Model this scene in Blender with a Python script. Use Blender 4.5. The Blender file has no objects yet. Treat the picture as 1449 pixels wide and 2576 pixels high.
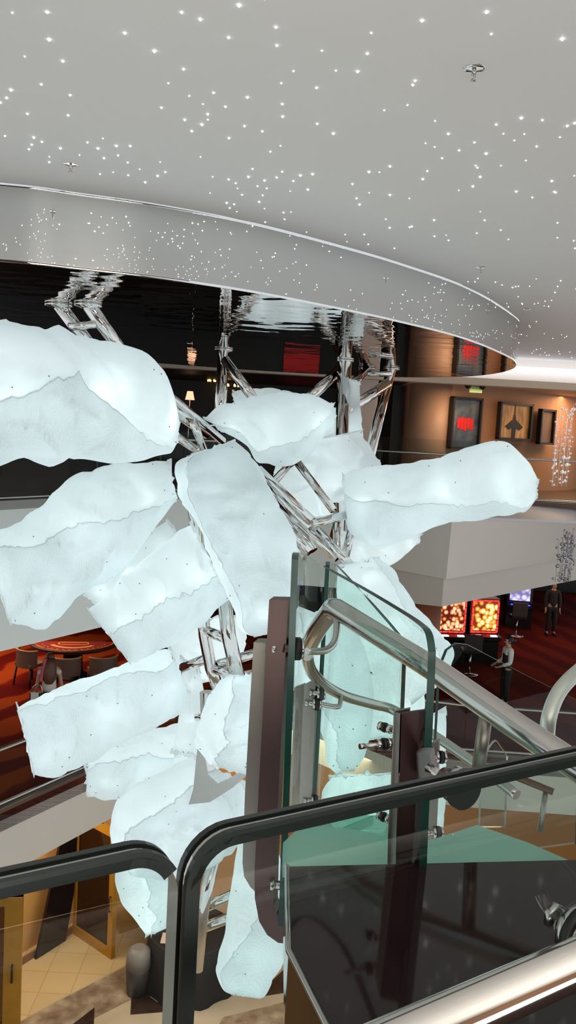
import bpy, bmesh, math, random
from math import sin, cos, tan, pi, radians, atan2, sqrt
from mathutils import Vector as V, Matrix, noise, Quaternion

S = bpy.context.scene
COL = S.collection
random.seed(7)

# ------------------------------------------------------------------ camera
FPX = 2050.0; TH = radians(5.65); PH = radians(3.2); EYE = 1.6
Fw = V((0, cos(TH), -sin(TH))); R0 = V((1, 0, 0)); U0 = V((0, sin(TH), cos(TH)))
Rt = R0*cos(PH) + U0*sin(PH); Up = -sin(PH)*R0 + cos(PH)*U0
CAM = V((0, 0, EYE))
cd = bpy.data.cameras.new('camera'); cam = bpy.data.objects.new('camera', cd); COL.objects.link(cam)
cam.matrix_world = Matrix(((Rt.x, Up.x, -Fw.x, 0), (Rt.y, Up.y, -Fw.y, 0), (Rt.z, Up.z, -Fw.z, EYE), (0, 0, 0, 1)))
cd.sensor_fit = 'VERTICAL'; cd.sensor_height = 36.0; cd.lens = FPX/2576*36.0
cd.clip_start = 0.02; cd.clip_end = 200
S.camera = cam

def ray(px, py): return Fw + Rt*((px-724.5)/FPX) + Up*((1288-py)/FPX)
def P(px, py, D):                      # survey point: where the sight line reaches forward distance D
    d = ray(px, py); return CAM + d*(D/d.y)
def Pz(px, py, z):
    d = ray(px, py); return CAM + d*((z-EYE)/d.z)

# ------------------------------------------------------------------ materials
def lin(c):
    return tuple(((x/255)/12.92 if x/255 <= .04045 else ((x/255+.055)/1.055)**2.4) for x in c)
MATS = {}
def mat(name, rgb, rough=.5, metal=0.0, var=.08, scale=6.0, emit=0.0, ergb=None, spec=.5, bump=0.0, bscale=40, stretch=None, coat=0):
    if name in MATS: return MATS[name]
    m = bpy.data.materials.new(name); m.use_nodes = True
    nt = m.node_tree; N = nt.nodes; L = nt.links; b = N['Principled BSDF']
    c = lin(rgb)
    tc = N.new('ShaderNodeTexCoord'); mp = N.new('ShaderNodeMapping')
    if stretch: mp.inputs['Scale'].default_value = stretch
    L.new(tc.outputs['Object'], mp.inputs['Vector'])
    nz = N.new('ShaderNodeTexNoise'); nz.inputs['Scale'].default_value = scale; nz.inputs['Detail'].default_value = 4
    L.new(mp.outputs['Vector'], nz.inputs['Vector'])
    mx = N.new('ShaderNodeMix'); mx.data_type = 'RGBA'
    mx.inputs['A'].default_value = (*[max(0, x*(1-var)) for x in c], 1); mx.inputs['B'].default_value = (*[min(1, x*(1+var)) for x in c], 1)
    L.new(nz.outputs['Fac'], mx.inputs['Factor']); L.new(mx.outputs['Result'], b.inputs['Base Color'])
    b.inputs['Roughness'].default_value = rough; b.inputs['Metallic'].default_value = metal
    b.inputs['Specular IOR Level'].default_value = spec
    b.inputs['Coat Weight'].default_value = coat
    if emit:
        b.inputs['Emission Color'].default_value = (*lin(ergb or rgb), 1); b.inputs['Emission Strength'].default_value = emit
    if bump:
        n2 = N.new('ShaderNodeTexNoise'); n2.inputs['Scale'].default_value = bscale; L.new(mp.outputs['Vector'], n2.inputs['Vector'])
        bp = N.new('ShaderNodeBump'); bp.inputs['Strength'].default_value = bump; bp.inputs['Distance'].default_value = .02
        L.new(n2.outputs['Fac'], bp.inputs['Height']); L.new(bp.outputs['Normal'], b.inputs['Normal'])
    MATS[name] = m; return m

def glass_mat(name, tint, refl=1.0, edge=False, haze=0.0):
    m = bpy.data.materials.new(name); m.use_nodes = True
    nt = m.node_tree; N = nt.nodes; L = nt.links; N.remove(N['Principled BSDF']); out = N['Material Output']
    tr = N.new('ShaderNodeBsdfTransparent'); gl = N.new('ShaderNodeBsdfGlossy'); gl.inputs['Roughness'].default_value = .01
    nz = N.new('ShaderNodeTexNoise'); nz.inputs['Scale'].default_value = 2.0
    mx = N.new('ShaderNodeMix'); mx.data_type = 'RGBA'
    t = tint
    mx.inputs['A'].default_value = (*t, 1); mx.inputs['B'].default_value = (*[min(1, x*1.015) for x in t], 1)
    L.new(nz.outputs['Fac'], mx.inputs['Factor']); L.new(mx.outputs['Result'], tr.inputs['Color'])
    fr = N.new('ShaderNodeFresnel'); fr.inputs['IOR'].default_value = 1.5
    mu = N.new('ShaderNodeMath'); mu.operation = 'MULTIPLY'; mu.inputs[1].default_value = refl
    ge = N.new('ShaderNodeNewGeometry'); iv = N.new('ShaderNodeMath'); iv.operation = 'SUBTRACT'; iv.inputs[0].default_value = 1.0
    L.new(ge.outputs['Backfacing'], iv.inputs[1]); m0 = N.new('ShaderNodeMath'); m0.operation = 'MULTIPLY'
    L.new(fr.outputs['Fac'], m0.inputs[0]); L.new(iv.outputs[0], m0.inputs[1]); L.new(m0.outputs[0], mu.inputs[0])
    ms = N.new('ShaderNodeMixShader'); L.new(mu.outputs[0], ms.inputs['Fac']); L.new(tr.outputs[0], ms.inputs[1]); L.new(gl.outputs[0], ms.inputs[2])
    last = ms
    if haze:
        df = N.new('ShaderNodeBsdfDiffuse'); df.inputs['Color'].default_value = (*t, 1)
        tl = N.new('ShaderNodeBsdfTranslucent'); tl.inputs['Color'].default_value = (*t, 1)
        a = N.new('ShaderNodeMixShader'); L.new(df.outputs[0], a.inputs[1]); L.new(tl.outputs[0], a.inputs[2])
        m2 = N.new('ShaderNodeMixShader'); m2.inputs['Fac'].default_value = haze
        L.new(ms.outputs[0], m2.inputs[1]); L.new(a.outputs[0], m2.inputs[2]); last = m2
    L.new(last.outputs[0], out.inputs['Surface'])
    MATS[name] = m; return m

def lantern_mat(name, e=.42, rgb=(.80, .93, .94), k=1.0):
    m = bpy.data.materials.new(name); m.use_nodes = True
    nt = m.node_tree; N = nt.nodes; L = nt.links; N.remove(N['Principled BSDF']); out = N['Material Output']
    tc = N.new('ShaderNodeTexCoord')
    vo = N.new('ShaderNodeTexVoronoi'); vo.inputs['Scale'].default_value = 48; vo.inputs['Randomness'].default_value = .25
    L.new(tc.outputs['Object'], vo.inputs['Vector'])
    rp = N.new('ShaderNodeValToRGB'); rp.color_ramp.elements[0].position = .15; rp.color_ramp.elements[1].position = .5
    rp.color_ramp.elements[0].color = (*[.87*x for x in rgb], 1); rp.color_ramp.elements[1].color = (*rgb, 1)
    L.new(vo.outputs['Distance'], rp.inputs['Fac'])
    nz = N.new('ShaderNodeTexNoise'); nz.inputs['Scale'].default_value = 1.8; nz.inputs['Detail'].default_value = 5
    L.new(tc.outputs['Object'], nz.inputs['Vector'])
    mr = N.new('ShaderNodeMapRange'); mr.inputs['From Min'].default_value = .3; mr.inputs['From Max'].default_value = .7
    mr.inputs['To Min'].default_value = .93; mr.inputs['To Max'].default_value = 1.05
    L.new(nz.outputs['Fac'], mr.inputs['Value'])
    ml = N.new('ShaderNodeVectorMath'); ml.operation = 'SCALE'
    L.new(rp.outputs['Color'], ml.inputs[0]); L.new(mr.outputs['Result'], ml.inputs['Scale'])
    df = N.new('ShaderNodeBsdfDiffuse'); tl = N.new('ShaderNodeBsdfTranslucent'); em = N.new('ShaderNodeEmission')
    for n in (df, tl, em): L.new(ml.outputs['Vector'], n.inputs['Color'])
    bp = N.new('ShaderNodeBump'); bp.inputs['Strength'].default_value = .12; bp.inputs['Distance'].default_value = .05
    n3 = N.new('ShaderNodeTexNoise'); n3.inputs['Scale'].default_value = 7; n3.inputs['Detail'].default_value = 6
    L.new(tc.outputs['Object'], n3.inputs['Vector']); L.new(n3.outputs['Fac'], bp.inputs['Height'])
    for n in (df, tl): L.new(bp.outputs['Normal'], n.inputs['Normal'])
    em.inputs['Strength'].default_value = e
    a = N.new('ShaderNodeMixShader'); a.inputs['Fac'].default_value = .5; L.new(df.outputs[0], a.inputs[1]); L.new(tl.outputs[0], a.inputs[2])
    s = N.new('ShaderNodeAddShader'); L.new(a.outputs[0], s.inputs[0]); L.new(em.outputs[0], s.inputs[1])
    L.new(s.outputs[0], out.inputs['Surface'])
    MATS[name] = m; return m

def mirror_mat(name, rgb, rough, bump, scale):
    m = mat(name, rgb, rough, 1.0, var=.02, scale=.5)
    if bump:
        nt = m.node_tree; N = nt.nodes; L = nt.links; b = N['Principled BSDF']
        tc = N.new('ShaderNodeTexCoord'); mp = N.new('ShaderNodeMapping'); mp.inputs['Scale'].default_value = (1, 1.6, 1)
        nz = N.new('ShaderNodeTexNoise'); nz.inputs['Scale'].default_value = scale; nz.inputs['Detail'].default_value = 1.5
        L.new(tc.outputs['Object'], mp.inputs['Vector']); L.new(mp.outputs['Vector'], nz.inputs['Vector'])
        bp = N.new('ShaderNodeBump'); bp.inputs['Strength'].default_value = 1; bp.inputs['Distance'].default_value = bump
        L.new(nz.outputs['Fac'], bp.inputs['Height']); L.new(bp.outputs['Normal'], b.inputs['Normal'])
    return m

def pattern_mat(name, kind, a, b, scale, rough=.4, emit=0.0, c=None, stretch=(1, 1, 1), rot=0, spec=.5):
    """two or three tones laid out by a brick / wave / noise / voronoi pattern"""
    m = bpy.data.materials.new(name); m.use_nodes = True
    nt = m.node_tree; N = nt.nodes; L = nt.links; bs = N['Principled BSDF']
    tc = N.new('ShaderNodeTexCoord'); mp = N.new('ShaderNodeMapping'); mp.inputs['Scale'].default_value = stretch
    mp.inputs['Rotation'].default_value = (0, 0, rot)
    L.new(tc.outputs['Object'], mp.inputs['Vector'])
    if kind == 'brick':
        t = N.new('ShaderNodeTexBrick'); t.inputs['Scale'].default_value = scale; t.offset = 0
        t.inputs['Color1'].default_value = (*lin(a), 1); t.inputs['Color2'].default_value = (*[x*.9 for x in lin(a)], 1); t.inputs['Mortar'].default_value = (*lin(b), 1)
        t.inputs['Mortar Size'].default_value = .012; t.inputs['Brick Width'].default_value = .6; t.inputs['Row Height'].default_value = .6
        L.new(mp.outputs['Vector'], t.inputs['Vector']); colr = t.outputs['Color']
    else:
        if kind == 'wave':
            t = N.new('ShaderNodeTexWave'); t.inputs['Scale'].default_value = scale; t.inputs['Distortion'].default_value = 9; t.inputs['Detail'].default_value = 3; t.inputs['Detail Scale'].default_value = 1.2
            o = t.outputs['Fac']
        elif kind == 'voronoi':
            t = N.new('ShaderNodeTexVoronoi'); t.inputs['Scale'].default_value = scale; o = t.outputs['Distance']
        else:
            t = N.new('ShaderNodeTexNoise'); t.inputs['Scale'].default_value = scale; t.inputs['Detail'].default_value = 6; o = t.outputs['Fac']
        L.new(mp.outputs['Vector'], t.inputs['Vector'])
        r = N.new('ShaderNodeValToRGB'); e = r.color_ramp.elements
        e[0].position = .3; e[1].position = .68; e[0].color = (*lin(a), 1); e[1].color = (*lin(b), 1)
        if c: x = e.new(.5); x.color = (*lin(c), 1)
        L.new(o, r.inputs['Fac']); colr = r.outputs['Color']
    L.new(colr, bs.inputs['Base Color'])
    bs.inputs['Roughness'].default_value = rough; bs.inputs['Specular IOR Level'].default_value = spec
    if emit:
        L.new(colr, bs.inputs['Emission Color']); bs.inputs['Emission Strength'].default_value = emit
    MATS[name] = m; return m

# ------------------------------------------------------------------ mesh helpers
def obj(name, bm, m, parent=None, smooth=False, loc=None):
    me = bpy.data.meshes.new(name)
    bmesh.ops.recalc_face_normals(bm, faces=bm.faces[:])
    bm.to_mesh(me); bm.free()
    if smooth:
        for p in me.polygons: p.use_smooth = True
    for k in (m if isinstance(m, (list, tuple)) else [m]): me.materials.append(k)
    o = bpy.data.objects.new(name, me); COL.objects.link(o)
    if parent: o.parent = parent
    if loc is not None: o.location = loc
    return o
def tag(o, label=None, cat=None, group=None, kind=None):
    if label: o['label'] = label
    if cat: o['category'] = cat
    if group: o['group'] = group
    if kind: o['kind'] = kind
    return o
def empty(name, label, cat, loc=(0, 0, 0), rz=0, group=None):
    o = bpy.data.objects.new(name, None); COL.objects.link(o); o.location = loc; o.rotation_euler = (0, 0, rz); o.empty_display_size = .1
    return tag(o, label, cat, group)
def struct(name, bm, m, smooth=False):
    return tag(obj(name, bm, m, None, smooth), kind='structure')
def dup(o, parent=None):
    c = o.copy(); COL.objects.link(c)
    if parent: c.parent = parent
    for ch in list(o.children): dup(ch, c)
    return c

def box(bm, x0, x1, y0, y1, z0, z1, mi=0, bev=0):
    r = bmesh.ops.create_cube(bm, size=1, matrix=Matrix.Translation(((x0+x1)/2, (y0+y1)/2, (z0+z1)/2)) @ Matrix.Diagonal((abs(x1-x0), abs(y1-y0), abs(z1-z0), 1)))
    fs = {f for v in r['verts'] for f in v.link_faces}
    for f in fs: f.material_index = mi
    if bev:
        es = list({e for v in r['verts'] for e in v.link_edges})
        bmesh.ops.bevel(bm, geom=es, offset=bev, segments=2, affect='EDGES', profile=.5)
    return bm
def BX(*a, **k): return box(bmesh.new(), *a, **k)
def cyl(bm, p, q, r, r2=None, n=20, mi=0):
    p, q = V(p), V(q); d = q-p
    rot = d.to_track_quat('Z', 'Y').to_matrix().to_4x4()
    g = bmesh.ops.create_cone(bm, cap_ends=True, segments=n, radius1=r, radius2=r if r2 is None else r2, depth=d.length, matrix=Matrix.Translation((p+q)/2) @ rot)
    for v in g['verts']:
        for f in v.link_faces: f.material_index = mi; f.smooth = len(f.verts) == 4
    return bm
def CY(*a, **k): return cyl(bmesh.new(), *a, **k)
def prism(bm, pts, off, mi=0, mi_side=None):
    """closed polygon of 3D points pushed along off"""
    a = [bm.verts.new(p) for p in pts]; b = [bm.verts.new(V(p)+V(off)) for p in pts]; n = len(a)
    f = bm.faces.new(a); f.material_index = mi; g = bm.faces.new(b[::-1]); g.material_index = mi
    for i in range(n):
        s = bm.faces.new((a[i], b[i], b[(i+1) % n], a[(i+1) % n])); s.material_index = mi if mi_side is None else mi_side
    return bm
def PR(*a, **k): return prism(bmesh.new(), *a, **k)
def cat(pts, n=8, closed=False):
    """Catmull-Rom through vectors"""
    out = []; k = len(pts); pts = [V(p) for p in pts]
    rng = range(k if closed else k-1)
    for i in rng:
        if closed: p0, p1, p2, p3 = pts[i-1], pts[i], pts[(i+1) % k], pts[(i+2) % k]
        else: p0, p1, p2, p3 = pts[max(i-1, 0)], pts[i], pts[i+1], pts[min(i+2, k-1)]
        for j in range(n):
            t = j/n
            out.append(.5*((2*p1)+(p2-p0)*t+(2*p0-5*p1+4*p2-p3)*t*t+(3*p1-p0-3*p2+p3)*t**3))
    if not closed: out.append(pts[-1])
    return out
def tube(bm, pts, r, n=16, mi=0, cap=True):
    pts = [V(p) for p in pts]; rings = []
    t0 = (pts[1]-pts[0]).normalized(); up = V((0, 0, 1)) if abs(t0.z) < .9 else V((1, 0, 0))
    u = t0.cross(up).normalized(); w = u.cross(t0)
    for i, p in enumerate(pts):
        t = (pts[min(i+1, len(pts)-1)]-pts[max(i-1, 0)]).normalized()
        u = (u-t*u.dot(t)).normalized(); w = t.cross(u)
        k = 1.0
        if 0 < i < len(pts)-1:
            a = (pts[i]-pts[i-1]).angle(pts[i+1]-pts[i], 0); k = 1/max(.6, cos(a/2))
        rr = r[i] if isinstance(r, (list, tuple)) else r
        rings.append([bm.verts.new(p+(u*cos(2*pi*j/n)+w*sin(2*pi*j/n))*rr*(k if not isinstance(r, (list, tuple)) else 1)) for j in range(n)])
    for a, b in zip(rings, rings[1:]):
        for j in range(n):
            f = bm.faces.new((a[j], a[(j+1) % n], b[(j+1) % n], b[j])); f.smooth = True; f.material_index = mi
    if cap:
        bm.faces.new(rings[0][::-1]).material_index = mi; bm.faces.new(rings[-1]).material_index = mi
    return bm
def TB(*a, **k): return tube(bmesh.new(), *a, **k)
def lathe(bm, prof, c=(0, 0, 0), n=28, mi=0, sx=1, sy=1):
    rings = []
    for r, z in prof:
        rings.append([bm.verts.new((c[0]+r*cos(2*pi*j/n)*sx, c[1]+r*sin(2*pi*j/n)*sy, c[2]+z)) for j in range(n)])
    for a, b in zip(rings, rings[1:]):
        for j in range(n):
            f = bm.faces.new((a[j], a[(j+1) % n], b[(j+1) % n], b[j])); f.material_index = mi; f.smooth = True
    for rg in (rings[0][::-1], rings[-1]):
        bm.faces.new(rg).material_index = mi
    return bm
def LA(*a, **k): return lathe(bmesh.new(), *a, **k)
def wall(bm, pts, z0, z1, t=.12, mi=0):
    """upright wall along plan points, thickness t to the left of travel; z0/z1 numbers"""
    pts = [V((p[0], p[1], 0)) for p in pts]; n = len(pts); A = []
    for i, p in enumerate(pts):
        d = (pts[min(i+1, n-1)]-pts[max(i-1, 0)]).normalized(); nn = V((-d.y, d.x, 0))
        A.append([bm.verts.new(q) for q in (p+V((0, 0, z0)), p+V((0, 0, z1)), p+nn*t+V((0, 0, z1)), p+nn*t+V((0, 0, z0)))])
    for a, b in zip(A, A[1:]):
        for k in range(4):
            f = bm.faces.new((a[k], b[k], b[(k+1) % 4], a[(k+1) % 4])); f.material_index = mi
    bm.faces.new(A[0]); bm.faces.new(A[-1][::-1])
    return bm
def slab(bm, pts, z0, z1, mi=0, mi_side=None):
    return prism(bm, [V((p[0], p[1], z1)) for p in pts], (0, 0, z0-z1), mi, mi_side)

# ------------------------------------------------------------------ palette
M_ceil = mat('white ceiling paint', (226, 226, 223), .55, var=.015, scale=1.2)
M_fascia = mat('warm white fascia paint', (222, 216, 206), .6, var=.02, scale=1)
M_fascia2 = mat('grey beige fascia paint', (205, 198, 188), .6, var=.02, scale=1)
M_steel = mat('brushed stainless steel', (196, 194, 190), .16, 1.0, var=.06, scale=30, stretch=(1, 1, 8))
M_chrome = mat('polished chrome', (226, 226, 224), .05, 1.0, var=.02)
M_bronze = mat('satin bronze brown plate', (98, 78, 76), .34, .85, var=.06, scale=25)
M_maroon = mat('dark maroon brown plate', (58, 34, 35), .3, .6, var=.06, scale=25)
M_plate = mat('satin grey steel plate', (150, 143, 134), .36, .85, var=.06, scale=25)
M_black = mat('black rubber', (18, 18, 20), .5, var=.1)
M_edge = mat('dark green glass edge', (14, 62, 54), .2, var=.15, scale=12)
M_cap = mat('dark grey edge channel', (44, 50, 48), .22, .3, var=.1, scale=14)
M_glass = glass_mat('clear balustrade glass', (.905, .965, .945), .55)
M_glass_near = glass_mat('near balustrade glass', (.90, .945, .93), 1.0)
M_glass_far = glass_mat('far railing glass', (.88, .93, .91), .35)
M_tread = glass_mat('frosted green glass', (.60, .86, .79), .6, haze=.5)
M_lav = mat('pale lavender ledge paint', (206, 205, 216), .5, var=.02)
M_dark = mat('dark brown lounge wall', (40, 28, 25), .5, var=.3, scale=2)
M_vdark = mat('near black panelling', (16, 13, 14), .4, var=.3, scale=3)
M_art = mat('tan art wall paint', (176, 128, 96), .6, var=.04, scale=1.5)
M_artcol = mat('pale tan column paint', (176, 142, 120), .5, var=.03, scale=1.5)
M_carpet = pattern_mat('red swirl casino carpet', 'wave', (92, 14, 8), (150, 62, 18), .35, rough=.95, c=(112, 20, 10), stretch=(1, .5, 1), rot=.9, spec=.1)
M_carpet2 = pattern_mat('dark red casino carpet', 'wave', (74, 12, 9), (98, 26, 10), .3, rough=.95, c=(96, 14, 9), stretch=(1, .5, 1), rot=-.5, spec=.1)
M_tile = pattern_mat('honey travertine tile', 'brick', (206, 176, 134), (186, 154, 112), 1.0, rough=.2)
M_marble = pattern_mat('brown veined marble', 'noise', (96, 78, 66), (176, 156, 138), 2.6, rough=.2, c=(140, 118, 100))
M_beige = pattern_mat('beige lobby marble', 'noise', (172, 152, 132), (190, 172, 152), 1.2, rough=.2)
M_dkmarble = pattern_mat('dark brown marble', 'noise', (44, 32, 28), (66, 50, 42), 3, rough=.15)
M_gold = mat('golden oak shop frame', (176, 126, 40), .4, .2, var=.15, scale=8)
M_shop = mat('amber shop wall', (216, 160, 92), .6, var=.06, scale=1.4)
M_plat = mat('dark plum polished landing', (36, 18, 23), .06, 0, var=.15, scale=3, spec=.45)
M_white = mat('white trim paint', (232, 226, 216), .45, var=.02)
M_ivory = mat('ivory bulkhead paint', (226, 204, 180), .5, var=.02)
M_warmceil = mat('corridor ceiling paint', (214, 190, 160), .6, var=.02)

# ------------------------------------------------------------------ ceiling and mirror drum
ZC, ZD = 3.7, 3.0
drum = [(-2.78, 7.66), (-2.1, 7.85), (-1.38, 8.1), (-.5, 8.6), (.55, 9.5), (1.25, 10.2), (2.16, 11.27), (3.05, 12.75), (3.85, 14.5), (4.1, 16.2), (3.75, 17.9), (2.7, 19.1),
        (1.2, 19.65), (-.8, 19.7), (-2.9, 19.2), (-5.2, 18.3), (-7.4, 16.6), (-8.7, 13.7), (-8.3, 10.6), (-6.6, 8.4), (-4.6, 7.55)]
D2 = cat([V((x, y, 0)) for x, y in drum], 8, True)
def fill_ring(bm, outer, inner, z):
    """flat face between a box outline and a closed curve, as a strip fan"""
    ov = [bm.verts.new((x, y, z)) for x, y in outer]; iv = [bm.verts.new((p.x, p.y, z)) for p in inner]
    es = [bm.edges.new((a, b)) for vs in (ov, iv) for a, b in zip(vs, vs[1:]+vs[:1])]
    bmesh.ops.triangle_fill(bm, use_beauty=True, use_dissolve=False, edges=es, normal=(0, 0, -1))
    return bm
bm = bmesh.new()
CEIL = [(-15, -9), (17, -9), (17, 20.2), (-15, 20.2)]
fill_ring(bm, CEIL, D2, ZC)
struct('ceiling', bm, M_ceil)
b = BX(-15, 17, -9, 20.2, ZC+.30, ZC+.34); struct('ceiling_slab', b, M_ceil)
# the drum's mirror-clad side with a small fillet at the top, and its rippled mirror underside
bm = bmesh.new(); rows = []
prof = [(0.012, ZC), (0, ZC-.02), (0, ZC-.03), (0, ZC-.3), (0, ZD+.03), (0, ZD+.02), (-.006, ZD)]
for off, z in prof:
    ring = []
    for i, p in enumerate(D2):
        t = (D2[(i+1) % len(D2)]-D2[i-1]).normalized(); n = V((t.y, -t.x, 0))
        ring.append(bm.verts.new((p.x+n.x*off, p.y+n.y*off, z)))
    rows.append(ring)
for a, b in zip(rows, rows[1:]):
    for i in range(len(a)):
        f = bm.faces.new((a[i], a[(i+1) % len(a)], b[(i+1) % len(a)], b[i])); f.smooth = True
M_drum = mirror_mat('satin mirror drum cladding', (226, 228, 228), .0, 0, 1.2)
M_disc = mirror_mat('rippled mirror ceiling film', (205, 200, 198), .0, .010, 1.5)
struct('ceiling_drum_side', bm, M_drum)
bm = bmesh.new(); f = bm.faces.new([bm.verts.new((p.x, p.y, ZD)) for p in D2])
struct('ceiling_drum_underside', bm, M_disc)

# star points set in the ceiling
M_star = mat('lit fibre optic star tip', (255, 255, 255), .3, var=0, emit=9, ergb=(245, 252, 255))
M_star.cycles.emission_sampling = 'NONE'
star_px = [(62,63),(238,60),(247,198),(316,307),(125,284),(208,424),(55,452),(33,492),(2,515),(353,478),(343,580),(138,572),(628,166),(777,256),(923,347),(847,418),(952,482),(1021,523),(1074,466),(1045,574),(1046,602),(1016,626),(930,602),(965,659),(812,541),(1134,536),(1245,489),(1230,634),(1320,660),(1152,694),(1411,733),(1360,762),(1422,586),(1420,523),(1415,418),(1393,228),(1388,136),(1150,188),(914,62),(1203,26),(1008,97),(25,683),(170,691),(211,713),(160,727),(146,750),(248,788),(248,815),(304,745),(400,780),(440,716),(493,746),(518,696),(586,733),(655,734),(523,795),(594,781),(643,817),(703,851),(806,815),(832,865),(793,884),(731,916),(645,881),(569,866),(503,875),(1070,889),(1150,902),(1186,921),(1195,947),(1250,889),(1270,849),(1331,907),(1342,947),(1296,936),(1322,982),(1304,1015),(1218,979),(1178,1027),(1057,971),(1392,892),(1420,863),(1432,1102),(1009,789)]
star_px = [(x/2, y/2) for x, y in star_px]
star_px += [(725+x/2, y/2) for x, y in [(674,103),(418,165),(170,254),(398,269),(27,357),(240,355),(349,359),(143,441),(639,405),(627,427),(600,528),(483,554),(146,622),(227,671),(739,608),(806,673),(691,720),(737,739),(775,795),(860,756),(937,716),(996,772),(1047,626),(1083,672),(1138,706),(1173,593),(1279,604),(1188,674),(1250,736),(1196,807),(1070,833),(943,833),(952,843),(966,889),(929,937),(858,957),(700,860),(678,900),(512,836),(459,866),(406,864),(323,925),(407,970),(344,997),(512,980),(610,998),(61,882),(123,875),(26,910),(99,953),(10,961),(1367,690),(1404,633),(1441,619),(1439,884),(1326,910),(1147,963),(1340,965),(1348,970),(1228,993),(998,60),(1022,171),(1379,195)]]
stars = [Pz(x, y, ZC).xy for x, y in star_px]
def in_drum(x, y, m=.12):
    c = False; n = len(D2)
    for i in range(n):
        a, b = D2[i], D2[i-1]
        if (a.y > y) != (b.y > y) and x < (b.x-a.x)*(y-a.y)/(b.y-a.y)+a.x: c = not c
        if (a.x-x)**2+(a.y-y)**2 < m*m: return True
    return c
def in_view(x, y, z=ZC, mg=0):
    v = V((x, y, z))-CAM; w = v.dot(Fw)
    if w < .1: return None
    px = 724.5+FPX*v.dot(Rt)/w; py = 1288-FPX*v.dot(Up)/w
    return (px, py) if -mg < px < 1449+mg and -mg < py < 2576 else None
rs = random.Random(3); extra = []
while len(extra) < 2300:
    x, y = rs.uniform(-11, 15), rs.uniform(-8, 19.8)
    if in_drum(x, y): continue
    dens = noise.noise(V((x*.55, y*.55, 3.3)))
    if rs.random() > .45+1.1*dens: continue
    pv = in_view(x, y)
    if pv and pv[1] < 498: continue
    extra.append(V((x, y)))
seen = [p for p in extra if in_view(p.x, p.y)]; rest = [p for p in extra if not in_view(p.x, p.y)]
seen.sort(key=lambda p: p.length)
ind = stars + seen[:max(0, 300-len(stars))]; more = seen[max(0, 300-len(stars)):]+rest
sm = bpy.data.meshes.new('star_light'); bm = bmesh.new(); lathe(bm, [(.0075, .006), (.0072, -.004), (.004, -.009), (.001, -.011)], n=8); bm.to_mesh(sm); bm.free(); sm.materials.append(M_star)
for i, p in enumerate(ind):
    o = bpy.data.objects.new('ceiling_star_light', sm); COL.objects.link(o); o.location = (p.x, p.y, ZC+.002); s = rs.choice((.7, .9, 1, 1.15)); o.scale = (s, s, s)
    tag(o, 'tiny round white star light set into the white ceiling', 'light', 'star lights scattered over the white ceiling')
bm = bmesh.new()
for p in more: lathe(bm, [(.007*rs.choice((.7, .9, 1.1)), 0), (.004, -.008), (.001, -.010)], c=(p.x, p.y, ZC), n=6)
tag(obj('ceiling_star_field', bm, M_star), 'field of tiny star lights over the far and outer ceiling', 'lights', kind='stuff')

# sprinklers
def sprinkler(px, py, label):
    p = Pz(px, py, ZC)
    r = empty('ceiling_sprinkler', label, 'sprinkler', (p.x, p.y, ZC), random.random(), 'fire sprinklers on the white ceiling')
    obj('escutcheon', LA([(.02, -.002), (.056, -.004), (.062, -.001), (.062, 0)]), M_chrome, r)
    obj('body', LA([(.012, -.002), (.012, -.02), (.008, -.025), (.008, -.03)], n=12), M_steel, r)
    b = bmesh.new(); tube(b, [(-.010, 0, -.02), (-.013, 0, -.04), (-.006, 0, -.062)], .003, 8); tube(b, [(.010, 0, -.02), (.013, 0, -.04), (.006, 0, -.062)], .003, 8)
    cyl(b, (0, 0, -.03), (0, 0, -.06), .003, n=8)
    obj('frame_arms', b, M_steel, r)
    obj('deflector', LA([(.004, -.060), (.018, -.064), (.018, -.067), (.003, -.069)], n=16), M_steel, r)
sprinkler(1193, 172, 'chrome sprinkler nearest overhead, with the largest pale disc')
sprinkler(178, 412, 'chrome sprinkler close to the mirror drum edge at the far left')
sprinkler(1210, 672, 'sprinkler on the ceiling just right of the drum, midway along it')
sprinkler(1326, 777, 'farthest sprinkler, beyond the rounded tip of the drum')

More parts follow.
